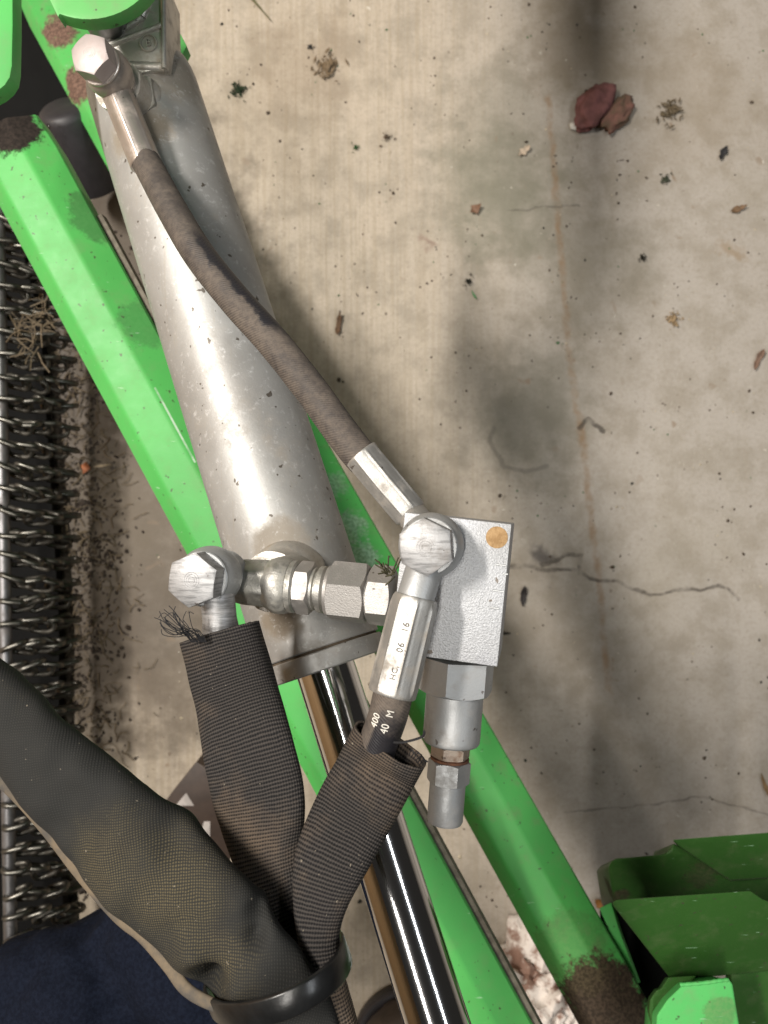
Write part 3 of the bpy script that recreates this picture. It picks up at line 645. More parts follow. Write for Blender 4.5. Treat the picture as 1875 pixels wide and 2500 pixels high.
bigS = thing('fabric_sleeve', at(200, 2000, 0.27), 'wide charcoal mesh hose sleeve with dusty olive folds crossing the lower left', 'hose sleeve')
sleeve('sleeve_body', bigS, [(-120, 1610, .285, 78, .7), (-40, 1695, .281, 86, .66), (60, 1800, .276, 94, .62), (180, 1930, .270, 114, .55), (300, 2045, .265, 130, .5), (420, 2160, .259, 140, .46), (520, 2265, .254, 140, .42), (605, 2350, .251, 122, .42), (690, 2440, .250, 104, .5), (750, 2560, .252, 96, .55)], m_big, 200, 72, wr=0.0034, seed=21, thick=0.0014,
       dents=((at(512, 2385, .25), 0.0055, 0.016), (at(480, 2335, .25), 0.006, -0.004), (at(560, 2400, .25), 0.005, -0.003), (at(632, 2215, .25), 0.0035, 0.0045), (at(628, 2270, .25), 0.003, 0.0035), (at(400, 2060, .25), 0.007, 0.004)))
S = spline([(-60, 1850, .278), (30, 1925, .275), (115, 2020, .272), (200, 2132, .268), (290, 2235, .264), (350, 2285, .260), (410, 2355, .256), (455, 2415, .252), (520, 2452, .249), (600, 2476, .247), (650, 2500, .247)], 80)
M = Mesh(); M.sweep([at(*s) for s in S], lambda i, f: [(0.0024 * math.cos(k * math.pi / 6) * (1.5 - f * 0.7), 0.0013 * math.sin(k * math.pi / 6)) for k in range(12)], up=U)
M.obj('rolled_hem', m_hem, bigS, 60)

# cable tie round the bundle
C_ = at(675, 2372, 0.262); Aj = at(675 + 162, 2372 - 66, 0.262) - C_; Bj = at(700, 2452, 0.232) - C_
wv = at(675 + 22, 2372 + 60, 0.262) - C_
M = Mesh(); rings = []
for k in range(72):
    a = k / 72 * 2 * math.pi
    nrm = (Aj * math.cos(a) + Bj * math.sin(a)); p = C_ + nrm; nn = nrm.normalized()
    w = wv.normalized()
    hw = wv.length / 2
    rings.append([p + w * x + nn * y for x, y in ((-hw, 0.0), (-hw * 0.94, 0.0010), (-hw * 0.8, 0.0014), (hw * 0.8, 0.0014), (hw * 0.94, 0.0010), (hw, 0), (0, -0.0005))])
M.loft(rings, loop=True)
tie = tag(M.obj('cable_tie', m_tie, None, 50), 'broad glossy black strap clamping the three fabric sleeves together at the bottom', 'cable tie')

# ------------------------------------------------------------------ green bars
def bar(name, P, Q, t0, t1, hw, mat, label, flange=True):
    root = thing(name, P, label, 'steel bar')
    prof = [(-0.99, -0.55), (-1.0, -0.50), (-0.985, -0.42), (-0.60, -0.035), (-0.545, -0.006), (-0.48, 0.0), (0.24, 0.0), (0.31, -0.006), (0.37, -0.035), (0.965, -0.44), (1.0, -0.52), (0.99, -0.58), (0.95, -1.15), (-0.95, -1.15)]
    n = 30; pts = [P.lerp(Q, t0 + (t1 - t0) * i / (n - 1)) for i in range(n)]
    M = Mesh(); d = (Q - P).normalized()
    M.sweep(pts, lambda i, f: [(a * hw * (0.90 if i in (0, n - 1) else 1), b * hw - (0.0025 if i in (0, n - 1) else 0)) for a, b in prof], up=U * 0.35 + Vector((0, 0, 0.65)))
    M.obj('tube', mat, root, 24)
    if flange:
        pts = [P.lerp(Q, 0.14 + (t1 - 0.14) * i / (n - 1)) for i in range(n)]
        M = Mesh(); M.sweep(pts, lambda i, f: [(a * hw, b * hw) for a, b in ((0.9, -0.62), (1.13, -0.64), (1.14, -0.92), (0.9, -0.94))], up=U * 0.35 + Vector((0, 0, 0.65)))
        M.obj('side_flange', m_flange, root)
    return root
bar('green_bar', A0, A1, 0.0, 1.35, 0.0257, m_green_a, 'bright green bar with a dull side strip running under the cylinder beside the chains')
bar('green_bar', B0, B1, -0.33, 1.25, 0.0257, m_green_b, 'bright green bar under the valve with its lower end caked in soil', flange=False)
# ------------------------------------------------------------------ plates at the top left
M = Mesh()
pl = [(-160, -160), (30, -160), (31, 60), (29, 160), (24, 188), (12, 207), (-8, 224), (-60, 250), (-160, 260)]
M.prism([at(x, y, 0.36) for x, y in pl], Vector((0, 0, -0.0095)), 0.0008)
tag(M.obj('steel_plate', m_green, None, base=at(-60, 60, 0.37)), 'flat bright green plate with a rounded corner in the top left corner', 'steel plate')
M = Mesh(); pl = [(95, -70), (122, 2), (142, 42), (146, 46)]
cx, cy, rr = 215, -135, 182
for k in range(20):
    a = R(112 - k * 112 / 19); pl.append((cx + rr * math.cos(a) * 1.02, cy + rr * math.sin(a)))
pl += [(400, -180), (200, -260), (95, -200)]
M.prism([at(x, y, 0.350) for x, y in pl[:3] + pl[4:]], Vector((0, 0, -0.0085)), 0.0006)
tag(M.obj('pivot_plate', m_green_disc, None, base=at(220, -60, 0.358)), 'round-edged green pivot plate with brown dirt on top above the cast lug', 'pivot plate')
M = Mesh(); M.prism([at(x, y, 0.445) for x, y in ((280, -120), (400, -40), (424, 50), (456, 112), (432, 160), (405, 172), (300, 160))], Vector((0, 0, -0.010)), 0.0006)
tag(M.obj('pivot_plate', m_green, None, base=at(380, 60, 0.455)), 'small green plate corner poking out to the right behind the cast lug', 'pivot plate')
M = Mesh(); M.lathe([(-0.11, 0.012), (0.0, 0.012)], at(205, -60, 0.36), Vector((0, 0, 1)), 32); tag(M.obj('pivot_pin', m_bar, None, base=at(205, -60, 0.47)), 'steel pivot pin joining the cast lug to the green pivot plates', 'pivot pin')
M = Mesh(); a, b = at(150, 262, .735), at(238, 452, .80); ln = (b - a).length
M.lathe([(-0.001, 0.015), (0, 0.020), (0.0025, 0.0235), (0.007, 0.0252), (ln - 0.003, 0.0275), (ln - 0.0006, 0.0268), (ln, 0.025), (ln, 0.01)], a, b - a, 48)
bp = thing('rubber_bumper', at(200, 360, .77), 'dull black rubber bumper with tiny water drops between the two green bars', 'rubber bumper')
M.obj('bumper_body', m_rubber, bp)
m_drop = NT('water'); m_drop.b.inputs['Transmission Weight'].default_value = 1.0; m_drop.b.inputs['IOR'].default_value = 1.33; m_drop = m_drop.out((1, 1, 1), 0.02)
ab = (b - a).normalized()
for (x, y, r) in ((118, 307, 4.5), (111, 331, 5), (156, 350, 4), (144, 308, 2), (152, 318, 2), (156, 327, 2.5), (160, 338, 2), (136, 331, 2), (126, 296, 2)):
    p = at(x, y, .70); c0 = Vector((0, 0, CAM_Z)); rd = (p - c0).normalized()
    # meet the sight line with the bumper's round side
    oc = c0 - a; A_ = rd - ab * rd.dot(ab); B_ = oc - ab * oc.dot(ab); qa, qb, qc = A_.dot(A_), 2 * A_.dot(B_), B_.dot(B_) - 0.0252 ** 2
    ds = qb * qb - 4 * qa * qc
    if ds < 0: continue
    hit = c0 + rd * ((-qb - math.sqrt(ds)) / (2 * qa))
    M = Mesh(); M.blob(hit, r * 0.72 / F, 0.7, 1, 0.1); M.obj('water_drop', m_drop, bp)
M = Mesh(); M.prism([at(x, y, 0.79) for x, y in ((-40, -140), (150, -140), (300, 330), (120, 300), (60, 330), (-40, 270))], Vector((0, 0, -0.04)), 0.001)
tag(M.obj('gap_shade_sheet', m_gap_black, None, base=at(100, 100, 0.83)), 'black sheet added as the shade in the gap between the top left green parts', 'shade sheet')  # added black sheet; this gap is only deep shade

# ------------------------------------------------------------------ green machine frame, lower right
fr = thing('mower_frame', at(1700, 2300, 0.62), 'stepped green steel frame, shade painted into its plates, with a bright green post in the lower right corner', 'machine frame')
def plate(name, P, vec, m, bev=0.0012, par=fr): 
    M = Mesh(); M.prism([at(*p) for p in P], Vector(vec), bev, 3); return M.obj(name, m, par)
plate('top_beam', [(1640, 2050, .520), (1960, 2026, .520), (1960, 2138, .535), (1782, 2149, .537), (1664, 2070, .523)], (0.014, -0.016, -0.03), m_shaded_green)
plate('step_plate', [(1500, 2096, .535), (1622, 2085, .531), (1638, 2074, .530), (1644, 2056, .529), (1700, 2090, .54), (1960, 2150, .545), (1960, 2260, .57), (1600, 2260, .57), (1500, 2204, .556), (1487, 2112, .537)], (0.006, -0.030, -0.055), m_shaded_green, 0.003)
plate('cover_plate', [(1493, 2206, .455), (1504, 2197, .454), (1833, 2175, .452), (1862, 2196, .455), (1980, 2235, .46), (1980, 2362, .49), (1800, 2378, .492), (1660, 2393, .494), (1634, 2386, .493)], (0.004, -0.006, -0.012), m_shaded_green, 0.0012)
plate('gap_shade_panel', [(1464, 2222, .60), (1505, 2205, .60), (1680, 2392, .60), (1640, 2600, .60), (1480, 2600, .60)], (0.030, -0.045, -0.08), m_gap_black, 0.001)  # black panel added to paint the gap beside the bar as shade
plate('post', [(1604, 2478, .452), (1630, 2440, .452), (1670, 2402, .452), (1782, 2391, .452), (1790, 2404, .452), (1793, 2425, .452), (1815, 2560, .452), (1600, 2560, .452)], (0.010, -0.028, -0.05), m_green_post, 0.003)
plate('gusset', [(1632, 2386, .470), (1700, 2382, .470), (1680, 2420, .470), (1600, 2560, .470), (1584, 2470, .470), (1587, 2440, .470), (1604, 2416, .470), (1614, 2414, .470)], (0.009, -0.018, -0.03), m_shaded_green, 0.002)
plate('lower_panel', [(1785, 2380, .505), (1980, 2360, .505), (1980, 2600, .515), (1800, 2600, .515)], (0, 0, -0.01), m_shaded_green, 0.001)
plate('bracket', [(1463, 2217, .56), (1492, 2203, .56), (1512, 2270, .56), (1560, 2400, .56), (1540, 2400, .56)], (0.008, -0.012, -0.02), m_green, 0.001)
M = Mesh(); S = spline([(1660, 2404, .4505), (1690, 2402, .450), (1730, 2398, .450), (1755, 2394, .4505), (1778, 2392, .452)], 26)
M.sweep([at(*s) for s in S], lambda i, f: circ(0.0011 + 0.00015 * math.sin(i * 1.7), 8)); M.obj('weld_bead', m_green_post, fr, 60)

# ------------------------------------------------------------------ unseen rails, added above the view to cast the dark stripe on the floor
fo = thing('shadow_rail', (-0.37, 1.3, 0.9), 'green rails added out of view to cast a dark stripe on the floor', 'added shadow rail')
M = Mesh(); M.prism([Vector(p) for p in ((-0.396, 0.46, 0.95), (-0.352, 0.46, 0.95), (-0.352, 1.35, 0.95), (-0.396, 1.35, 0.95))], Vector((0, 0, -0.05)), 0.004); M.obj('added_rail', m_green, fo)
M = Mesh(); M.prism([Vector(p) for p in ((0.000, -0.16, 0.948), (0.030, -0.16, 0.948), (0.030, 1.11, 0.948), (0.000, 1.11, 0.948))], Vector((0, 0, -0.046)), 0.004); M.obj('added_rail', m_green, fo)
M = Mesh(); M.prism([Vector(p) for p in ((-0.394, 1.02, 1.000), (0.040, 1.02, 1.000), (0.040, 1.07, 1.000), (-0.394, 1.07, 1.000))], Vector((0, 0, -0.0498)), 0.004); M.obj('added_cross_rail', m_green, fo)
M = Mesh(); M.prism([Vector(p) for p in ((-0.41, 1.28, 0.8995), (-0.34, 1.28, 0.8995), (-0.34, 1.36, 0.8995), (-0.41, 1.36, 0.8995))], Vector((0, 0, -0.8985)), 0.004); M.obj('post', m_green, fo)  # added unseen post under the shadow rails

# plywood wall of the shed, left of the picture; the chrome and the cylinder mirror it
M = Mesh(); M.prism([Vector(p) for p in ((-1.75, -2.5, 0.002), (-1.75, 2.5, 0.002), (-1.75, 2.5, 2.6), (-1.75, -2.5, 2.6))], Vector((-0.03, 0, 0)), 0.0)
tag(M.obj('shed_wall', plain('plywood', (0.50, 0.31, 0.15), 0.6, col2=(0.40, 0.24, 0.11), scale=6), None, base=Vector((-1.75, 0, 0))), 'tan plywood shed wall mirrored as an orange streak in the chrome rod', 'wall')

# ------------------------------------------------------------------ chain guard at the left
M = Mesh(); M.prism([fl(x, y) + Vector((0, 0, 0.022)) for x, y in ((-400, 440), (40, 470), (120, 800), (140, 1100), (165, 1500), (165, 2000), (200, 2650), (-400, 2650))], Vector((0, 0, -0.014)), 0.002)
tag(M.obj('chain_shade_sheet', m_gap_black, None, base=at(-100, 1500, .84)), 'black sheet added as the dark shade under the hanging chains', 'chain shade sheet')  # black sheet added so the shade between the links reads dark
rodx = lambda py: -2 + 34 * ((py - 450) / 2000.0)
CD = 0.735
rt = thing('chain_rod', at(20, 1400, CD), 'long steel rod with spacer tubes at the left edge that carries the chains', 'steel rod')
M = Mesh(); M.sweep([at(rodx(y) - 4, y, CD) for y in range(380, 2620, 80)], lambda i, f: circ(0.0062, 20)); M.obj('rod', m_bar, rt)
rows = [540 + 54.5 * k for k in range(37)]
sp0 = Mesh(); p0, p1 = Vector((0, -0.0072, 0)), Vector((0, 0.0072, 0))
sp0.lathe([(0, 0.0066), (0.0003, 0.0080), (0.0141, 0.0080), (0.0144, 0.0066)], p0, Vector((0, 1, 0)), 20)
spo = sp0.obj('spacer_tube', m_bar)
first = True
for k, y in enumerate(rows):
    if k % 2: continue
    o = spo if first else spo.copy()
    if not first: COL.objects.link(o)
    first = False
    o.location = at(rodx(y + 27) - 4, y + 27, CD); o.parent = rt; o.matrix_parent_inverse = Matrix.Translation(rt.location).inverted()
def link_mesh():
    M = Mesh(); Lh, Wd, r = 0.0085, 0.0062, 0.0026; path = []
    for k in range(7): a = -math.pi / 2 + math.pi * k / 6; path.append(Vector((Lh - Wd / 2 + 0.0 + Wd * math.cos(a) * 1, Wd * math.sin(a), 0)))
    for k in range(7): a = math.pi / 2 + math.pi * k / 6; path.append(Vector((-Lh + Wd / 2 + Wd * math.cos(a), Wd * math.sin(a), 0)))
    rings = []; n = len(path)
    for i, p in enumerate(path):
        t = (path[(i + 1) % n] - path[i - 1]).normalized(); e1 = Vector((0, 0, 1)); e2 = t.cross(e1)
        rings.append([p + (e1 * math.cos(q * math.pi / 4) + e2 * math.sin(q * math.pi / 4)) * r for q in range(8)])
    M.loft(rings, loop=True); return M
lk = link_mesh().obj('link', m_chain, None, 60); lme = lk.data; COL.objects.unlink(lk); bpy.data.objects.remove(lk)
rc = random.Random(12)
for k, y in enumerate(rows):
    root = thing('chain', at(rodx(y), y, CD), 'steel chain of oval links hanging from the rod at the left edge', 'chain', 'chains hanging in a row from the rod at the left edge')
    x0 = rodx(y); zz = CD - 0.004; yy = y
    sl = -0.10 if y > 1450 else 0.12
    for j in range(7):
        px = x0 + 16 + j * 22.5 + rc.uniform(-3, 3)
        py = yy + (sl * 29 * j * 0.6) + rc.uniform(-4, 4) + (9 if j % 2 else 0)
        d = zz + 0.004 * j + (0.013 if j % 2 else 0) + max(0, j - 3) * 0.012
        d = min(d, 0.838)
        o = bpy.data.objects.new('link', lme); COL.objects.link(o)
        o.parent = root
        o.location = at(px, py, d) - root.location
        tilt = R(-14 - (25 if j > 4 else 0)) + rc.uniform(-0.15, 0.15)
        o.rotation_euler = (R(90 if j % 2 == 0 else 34) + rc.uniform(-0.35, 0.35), -tilt, rc.uniform(-0.3, 0.3) - sl)

# ------------------------------------------------------------------ person: bent leg in navy trousers
def leg_mesh():
    M = Mesh()
    for P in ([(-260, 2760, .50, 175), (-60, 2640, .49, 185), (60, 2560, .475, 190), (180, 2540, .475, 190), (330, 2620, .49, 190)],
              [(215, 2262, .500, 105), (300, 2345, .485, 150), (440, 2470, .470, 165), (600, 2640, .475, 175), (760, 2880, .48, 180)]):
        S = spline(P, 40)
        M.sweep([at(*s[:3]) - Vector((0, 0, s[3] * s[2] / F)) for s in S], lambda i, f: circ(S[i][3] * S[i][2] / F * (0.6 if i in (0, 39) else 0.85 if i in (1, 38) else 1), 40))
    return M
per = thing('person', at(250, 2600, .60), 'person in dark navy trousers crouching, only a bent knee showing at lower left', 'person')
leg = leg_mesh().obj('trousers', m_denim, per, 180)
rm = leg.modifiers.new('join', 'REMESH'); rm.mode = 'VOXEL'; rm.voxel_size = 0.003; rm.use_smooth_shade = True
sm = leg.modifiers.new('soft', 'SMOOTH'); sm.iterations = 3; sm.factor = 0.5
tx = bpy.data.textures.new('cloth_folds', 'CLOUDS'); tx.noise_scale = 0.05
dm = leg.modifiers.new('folds', 'DISPLACE'); dm.texture = tx; dm.strength = 0.022; dm.mid_level = 0.5

# ------------------------------------------------------------------ things lying on the floor
M = Mesh(); q = [fl(x, y) + Vector((0, 0, 0.034)) for x, y in ((498, 1836), (600, 1895), (575, 2070), (470, 2040), (418, 1938), (432, 1918))]
bx = thing('cardboard_box', fl(500, 1950), 'dark brown box with white print lying on the floor behind the left sleeve', 'box')
M.prism(q, Vector((0, 0, -0.033)), 0.0012); M.obj('box_body', plain('brown_card', (0.055, 0.034, 0.024), 0.55, var=0.3), bx)
m_lab = plain('pale_label', (0.55, 0.50, 0.47), 0.6)
M = Mesh(); M.prism([fl(x, y) + Vector((0, 0, 0.0344)) for x, y in ((449, 1938), (474, 1908), (492, 1938))], Vector((0, 0, -0.0003))); M.obj('white_triangle', m_lab, bx)
M = Mesh(); M.prism([fl(x, y) + Vector((0, 0, 0.0344)) for x, y in ((508, 2000), (516, 1975), (530, 1975), (530, 2010), (512, 2012))], Vector((0, 0, -0.0003))); M.obj('white_patch', m_lab, bx)
M = Mesh(); M.prism([fl(x, y) + Vector((0, 0, 0.0344)) for x, y in ((462, 1982), (505, 1980), (500, 1990), (470, 1993))], Vector((0, 0, -0.0003))); M.obj('red_stripe', plain('red_print', (0.26, 0.035, 0.025), 0.6), bx)

M = Mesh(); M.blob(fl(1000, 2530) + Vector((0, 0, 0.035)), 0.058, 0.75, 4, 0.06, seed=3)
bt = thing('boot', fl(960, 2500), 'dark brown boot toe on the floor beside the chrome rod at the bottom edge', 'boot')
M.obj('upper', plain('brown_leather', (0.035, 0.024, 0.018), 0.5, col2=(0.06, 0.042, 0.032), scale=40), bt, 180)
M = Mesh(); M.lathe([(0, 0.060), (0.004, 0.0625), (0.014, 0.0625), (0.017, 0.060)], fl(1000, 2530), Vector((0, 0, 1)), 48); M.obj('sole', m_rubber, bt)

def crumple(name, c, rx, ry, h, mat, label, cat, seed, sub=5, amp=0.5):
    M = Mesh(); r0 = bmesh.ops.create_icosphere(M.bm, subdivisions=sub, radius=1)
    for v in M.bm.verts:
        p = v.co.copy(); s = Vector((seed, 0, seed * 0.37))
        rid = sum(abs(noise.noise(p * f + s)) / f ** 0.75 for f in (1.6, 3.1, 6.3))
        k = 1 - amp * 0.5 + amp * rid * 1.5
        v.co = Vector((p.x * rx * k, p.y * ry * k, max(p.z * h * (k * 1.2), -h * 0.4) + h * 0.4))
    bmesh.ops.translate(M.bm, verts=M.bm.verts, vec=c)
    return tag(M.obj(name, mat, None, 40, base=c), label, cat)
def rag_material():
    t = NT('stained_rag'); a = t.noise(28, 5, 0.65)
    c = t.mix(t.ramp(a, 0.48, 0.60), (0.75, 0.68, 0.62), (0.26, 0.155, 0.115))
    return t.out(c, 0.85, 0, t.bump(t.noise(120, 4), 0.001, 0.4))
crumple('crumpled_rag', fl(1290, 2440), 0.068, 0.080, 0.050, rag_material(), 'crumpled white rag with brown stains on the floor between the two green bars', 'rag', 5.3)
m_red = plain('dull_red_clay', (0.23, 0.095, 0.09), 0.9, col2=(0.14, 0.06, 0.052), scale=90, bump=0.5)
M = Mesh(); M.blob(fl(1446, 268) + Vector((0, 0, 0.008)), 0.0165, 0.55, 4, 0.35, rotz=R(52), stretch=1.75, seed=8)
red = tag(M.obj('red_rag', m_red, None, 180, base=fl(1446, 268)), 'larger lump of crumpled dull red rag on the upper right floor', 'rag')
m_red2 = plain('dirty_red_clay', (0.23, 0.11, 0.085), 0.85, col2=(0.13, 0.09, 0.055), scale=70, bump=0.5)
M = Mesh(); M.blob(fl(1502, 284) + Vector((0, 0, 0.006)), 0.0125, 0.5, 4, 0.4, rotz=R(48), stretch=1.8, seed=2)
tag(M.obj('red_rag', m_red2, None, 180, base=fl(1502, 284)), 'smaller brown-smeared piece of red rag beside the larger red lump', 'rag')
M = Mesh(); M.blob(fl(1402, 312) + Vector((0, 0, 0.003)), 0.0045, 0.6, 2, 0.15, stretch=1.5, rotz=R(-15), seed=1)
tag(M.obj('pebble', plain('white_chip', (0.75, 0.73, 0.68), 0.5), None, 60, base=fl(1402, 312)), 'small white chip at the lower end of the red rag', 'chip')

def leafmat(c): return plain('dry_leaf', c, 0.7, var=0.45, scale=260, bump=0.5)
def tuft(px, py, r, col, label, cat, seed, n=26, name='plant_litter'):
    g = random.Random(seed); M = Mesh(); c = fl(px, py); n *= 3; r *= 0.9
    for k in range(n):
        a = g.uniform(0, 6.28); q = r * abs(g.gauss(0, 0.38)); p = c + Vector((q * math.cos(a), q * math.sin(a), 0.001 + g.random() * r * 0.25))
        b = g.uniform(0, 6.28); l = r * g.uniform(0.12, 0.5); w = l * g.uniform(0.15, 0.6)
        d = Vector((math.cos(b), math.sin(b), g.uniform(-0.1, 0.25))) * l; s = Vector((-math.sin(b), math.cos(b), 0.2)) * w
        f = [p - d * 0.5, p + s * 0.5, p + d * 0.5, p - s * 0.5]
        f = [Vector((v.x, v.y, max(v.z, 0.0006))) for v in f]
        vs = [M.bm.verts.new(v) for v in f] + [M.bm.verts.new(p + Vector((0, 0, 0.0012)))]
        for i in range(4): M.bm.faces.new((vs[i], vs[(i + 1) % 4], vs[4]))
    return tag(M.obj(name, leafmat(col), None, 30, base=c), label, cat)
def leaf(px, py, ln, wd, ang, col, label, seed, cat='leaf', name='dead_leaf'):
    c = fl(px, py); M = Mesh(); g = random.Random(seed); n = 9; rings = []
    for i in range(n):
        f = i / (n - 1); w = wd * math.sin(math.pi * min(max(f, 0.03), 0.97)) ** 0.7 * (1 + g.uniform(-0.4, 0.35)); x = (f - 0.5) * ln
        zc = 0.0012 + 0.5 * wd * (f - 0.4) ** 2 * 3 + g.uniform(0, 0.0009)
        rings.append([Vector((x, -w / 2, zc + 0.18 * wd)), Vector((x, -w / 4, zc)), Vector((x, w / 4, zc)), Vector((x, w / 2, zc + 0.12 * wd))])
    M.loft(rings, closed=False); bmesh.ops.rotate(M.bm, verts=M.bm.verts, cent=(0, 0, 0), matrix=Matrix.Rotation(R(ang), 3, 'Z')); bmesh.ops.translate(M.bm, verts=M.bm.verts, vec=c)
    o = M.obj(name, leafmat(col), None, 60, base=c); md = o.modifiers.new('thickness', 'SOLIDIFY'); md.thickness = 0.0005
    return tag(o, label, cat)
m_ = 0.85 / F
tuft(582, 222, 0.014, (0.030, 0.050, 0.022), 'dark green grass clump on the floor right of the cylinder top', 'grass clump', 1, 34)
tuft(868, 362, 0.008, (0.05, 0.16, 0.045), 'bright green leaf crumb on the bare upper floor', 'grass clump', 2, 16)
leaf(1762, 378, 34 * m_, 16 * m_, 65, (0.012, 0.011, 0.012), 'small black leaf standing out near the upper right edge', 3)
tuft(1567, 630, 0.008, (0.018, 0.018, 0.010), 'black crumb of soil right of the rust line', 'crumb', 4, 24)
tuft(1143, 690, 0.009, (0.020, 0.022, 0.014), 'black soil crumb with green bit on the middle floor', 'crumb', 5, 22)
leaf(1157, 722, 26 * m_, 6 * m_, -60, (0.09, 0.26, 0.10), 'tiny bright green leaf sliver below the black soil crumb', 6, 'leaf', 'green_leaf')
leaf(827, 793, 52 * m_, 18 * m_, 82, (0.16, 0.085, 0.04), 'narrow brown seed husk lying beside the long hose', 7)
leaf(1160, 513, 30 * m_, 22 * m_, 35, (0.20, 0.11, 0.065), 'three-cornered light brown leaf scrap on the middle floor', 8)
leaf(1278, 372, 34 * m_, 18 * m_, 40, (0.50, 0.40, 0.30), 'pale cream wood chip left of the rust line', 9, 'wood chip', 'wood_chip')
tuft(1642, 780, 0.013, (0.42, 0.30, 0.17), 'pale straw-coloured crumb pile at the right', 'straw crumb', 10, 30)
tuft(1636, 272, 0.020, (0.14, 0.105, 0.06), 'loose brown grass litter right of the red rag', 'grass clump', 11, 30)
tuft(1622, 440, 0.012, (0.05, 0.06, 0.035), 'greenish black crumbs below the grass litter', 'crumb', 12, 16)
tuft(792, 165, 0.024, (0.22, 0.155, 0.09), 'faint tangle of dry brown grass at the upper middle', 'grass clump', 13, 26)
tuft(945, 338, 0.010, (0.12, 0.08, 0.05), 'small curled brown leaf crumb on the upper floor', 'crumb', 14, 14)
leaf(1800, 512, 38 * m_, 14 * m_, 20, (0.17, 0.10, 0.05), 'branched brown leaf stalk near the right edge', 15)
leaf(1848, 880, 52 * m_, 18 * m_, 68, (0.20, 0.12, 0.08), 'curled brown leaf touching the right edge', 16)
tuft(758, 118, 0.007, (0.04, 0.045, 0.05), 'grey stone crumb at the upper middle', 'crumb', 17, 12)
leaf(1277, 1455, 50 * m_, 16 * m_, 85, (0.018, 0.013, 0.012), 'black elongated leaf right of the valve block', 18)
leaf(1236, 1546, 20 * m_, 8 * m_, 5, (0.035, 0.030, 0.018), 'tiny dark leaf bit near the lower valve block corner', 19)
leaf(625, 10, 120 * m_, 6 * m_, -50, (0.13, 0.12, 0.05), 'long olive grass stalk at the top edge', 20, 'grass stalk', 'grass_stalk')
leaf(1466, 2205, 40 * m_, 24 * m_, -40, (0.34, 0.15, 0.035), 'orange leaf scrap beside the soil-caked green bar', 21)
leaf(212, 1143, 30 * m_, 20 * m_, 70, (0.34, 0.12, 0.05), 'orange leaf scrap in the dry litter right of the chains', 22)
leaf(253, 1137, 46 * m_, 8 * m_, 8, (0.38, 0.30, 0.20), 'pale straw stub next to the orange leaf scrap', 23, 'straw', 'straw_piece')
leaf(1865, 1915, 60 * m_, 12 * m_, -70, (0.26, 0.16, 0.07), 'tan stalk at the right edge above the green frame', 24, 'grass stalk', 'grass_stalk')
# weed on the fitting and cylinder paint chip
M = Mesh(); g = random.Random(30)
for k in range(14):
    a = at(950 + g.uniform(-10, 14), 1400 + g.uniform(-5, 8), .289); b_ = a + Vector((g.uniform(-0.006, 0.004), g.uniform(-0.004, 0.007), g.uniform(0, 0.004)))
    M.strand([a, a.lerp(b_, 0.5) + Vector((0, 0, 0.001)), b_], 0.0003, 4)
tag(M.obj('weed_wisp', leafmat((0.06, 0.055, 0.028)), None, base=at(952, 1400, .289)), 'wisp of dried weed caught between the hex nut and valve block', 'weed')

# litter nobody could count: crumbs over the whole floor and dry grass beside the chains
def crumbs(n, region, smin, smax, mat, name, label, seed, dens=None):
    g = random.Random(seed); M = Mesh(); c = 0
    while c < n:
        x, y = g.uniform(region[0], region[2]), g.uniform(region[1], region[3])
        if dens and g.random() > dens(x, y): continue
        c += 1; r = g.uniform(smin, smax) * (1 if g.random() < 0.9 else 1.8); p = fl(x, y); a = g.uniform(0, 6.28); st = g.uniform(0.45, 1.0)
        k = 5; ring = []
        for j in range(k):
            q = a + j * 6.2832 / k; rr = r * g.uniform(0.6, 1.1); ex, ey = rr * math.cos(q), rr * math.sin(q) * st
            ring.append(M.bm.verts.new(p + Vector((ex * math.cos(a) - ey * math.sin(a), ex * math.sin(a) + ey * math.cos(a), 0.0003))))
        t_ = M.bm.verts.new(p + Vector((0, 0, r * g.uniform(0.4, 0.9))))
        for j in range(k): M.bm.faces.new((ring[j], ring[(j + 1) % k], t_))
    return tag(M.obj(name, mat, None, 30), label, kind='stuff')
clump = lambda x, y: 0.10 + 0.90 * (noise.noise(Vector((x / 130, y / 130, 4))) > 0.12)
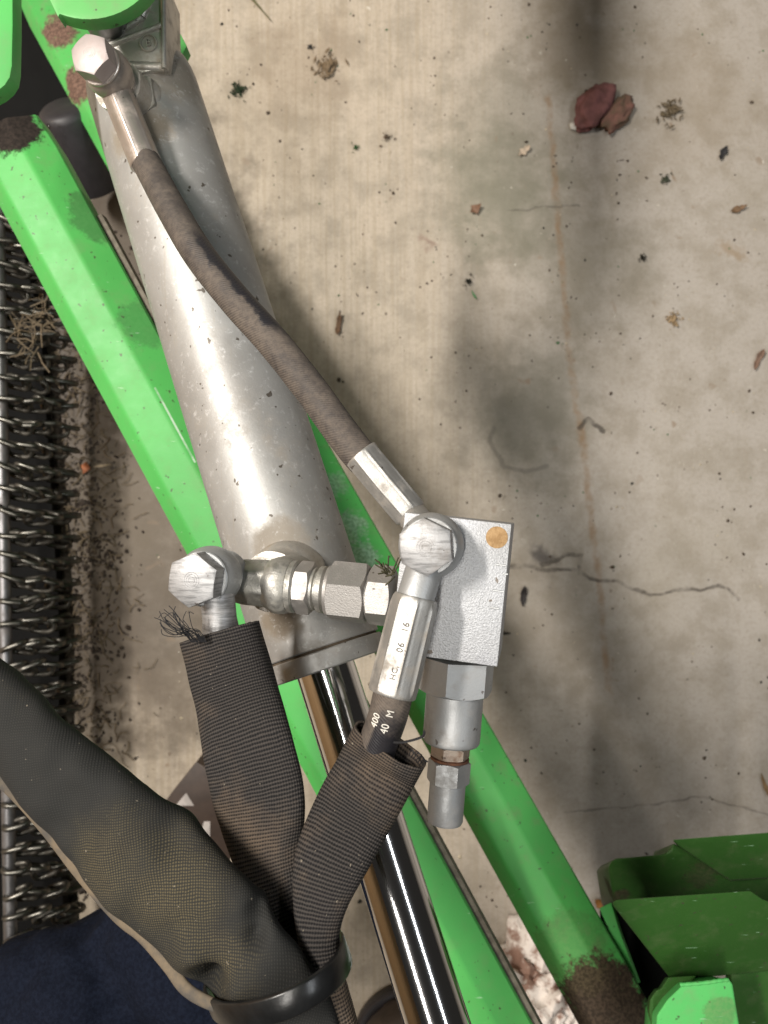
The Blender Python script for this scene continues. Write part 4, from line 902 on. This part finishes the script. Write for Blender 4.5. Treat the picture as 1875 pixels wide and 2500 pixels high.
crumbs(520, (380, 0, 1875, 2300), 0.0007, 0.0020, leafmat((0.07, 0.048, 0.030)), 'floor_crumbs', 'brown crumbs of soil strewn over the floor', 41, clump)
crumbs(150, (380, 0, 1875, 2300), 0.0007, 0.0019, leafmat((0.020, 0.020, 0.014)), 'floor_crumbs', 'black crumbs of soil strewn over the floor', 42, clump)
crumbs(70, (380, 0, 1875, 1500), 0.0007, 0.0017, leafmat((0.05, 0.15, 0.05)), 'floor_crumbs', 'green crumbs of grass strewn over the floor', 43, clump)
crumbs(130, (380, 0, 1875, 2300), 0.0006, 0.0017, leafmat((0.55, 0.47, 0.34)), 'floor_crumbs', 'pale crumbs of straw strewn over the floor', 44, clump)
near = lambda x, y: math.exp(-((x - 165 - 70 * noise.noise(Vector((y / 160, 7, 1)))) / 90.0) ** 2) * (0.35 + 0.65 * (noise.noise(Vector((x / 60, y / 60, 2))) > -0.05))
crumbs(2600, (120, 560, 420, 2200), 0.0010, 0.0032, leafmat((0.048, 0.034, 0.024)), 'soil_litter', 'brown soil and chopped grass heaped beside the chains', 45, near)
crumbs(330, (120, 560, 420, 2200), 0.0010, 0.0030, leafmat((0.12, 0.092, 0.062)), 'soil_litter', 'lighter chopped grass heaped beside the chains', 46, near)
M = Mesh(); g = random.Random(50)
for k in range(620):
    if k < 46: x, y = g.gauss(75, 32), g.gauss(790, 38); zb, R0 = 0.125, 0.02
    else:
        x, y = g.gauss(205, 60), g.uniform(620, 2050); zb, R0 = 0.003, 0.014
        if x < 130: continue
    p = at(x, y, CAM_Z - zb); a = g.uniform(0, 6.28); l = R0 * g.uniform(0.4, 1.5); d = Vector((math.cos(a), math.sin(a), g.uniform(-0.1, 0.25)))
    cv = Vector((-d.y, d.x, 0)) * g.uniform(-0.5, 0.5) * l
    q = [p - d * l / 2, p + cv * 0.5, p + d * l / 2]
    q = [Vector((v.x, v.y, max(v.z, 0.001))) for v in q]
    M.strand(q, g.uniform(0.0003, 0.0008), 3)
tag(M.obj('dry_grass', leafmat((0.16, 0.12, 0.072)), None, 60), 'dry grass stalks tangled in the chains and heaped beside them', kind='stuff')
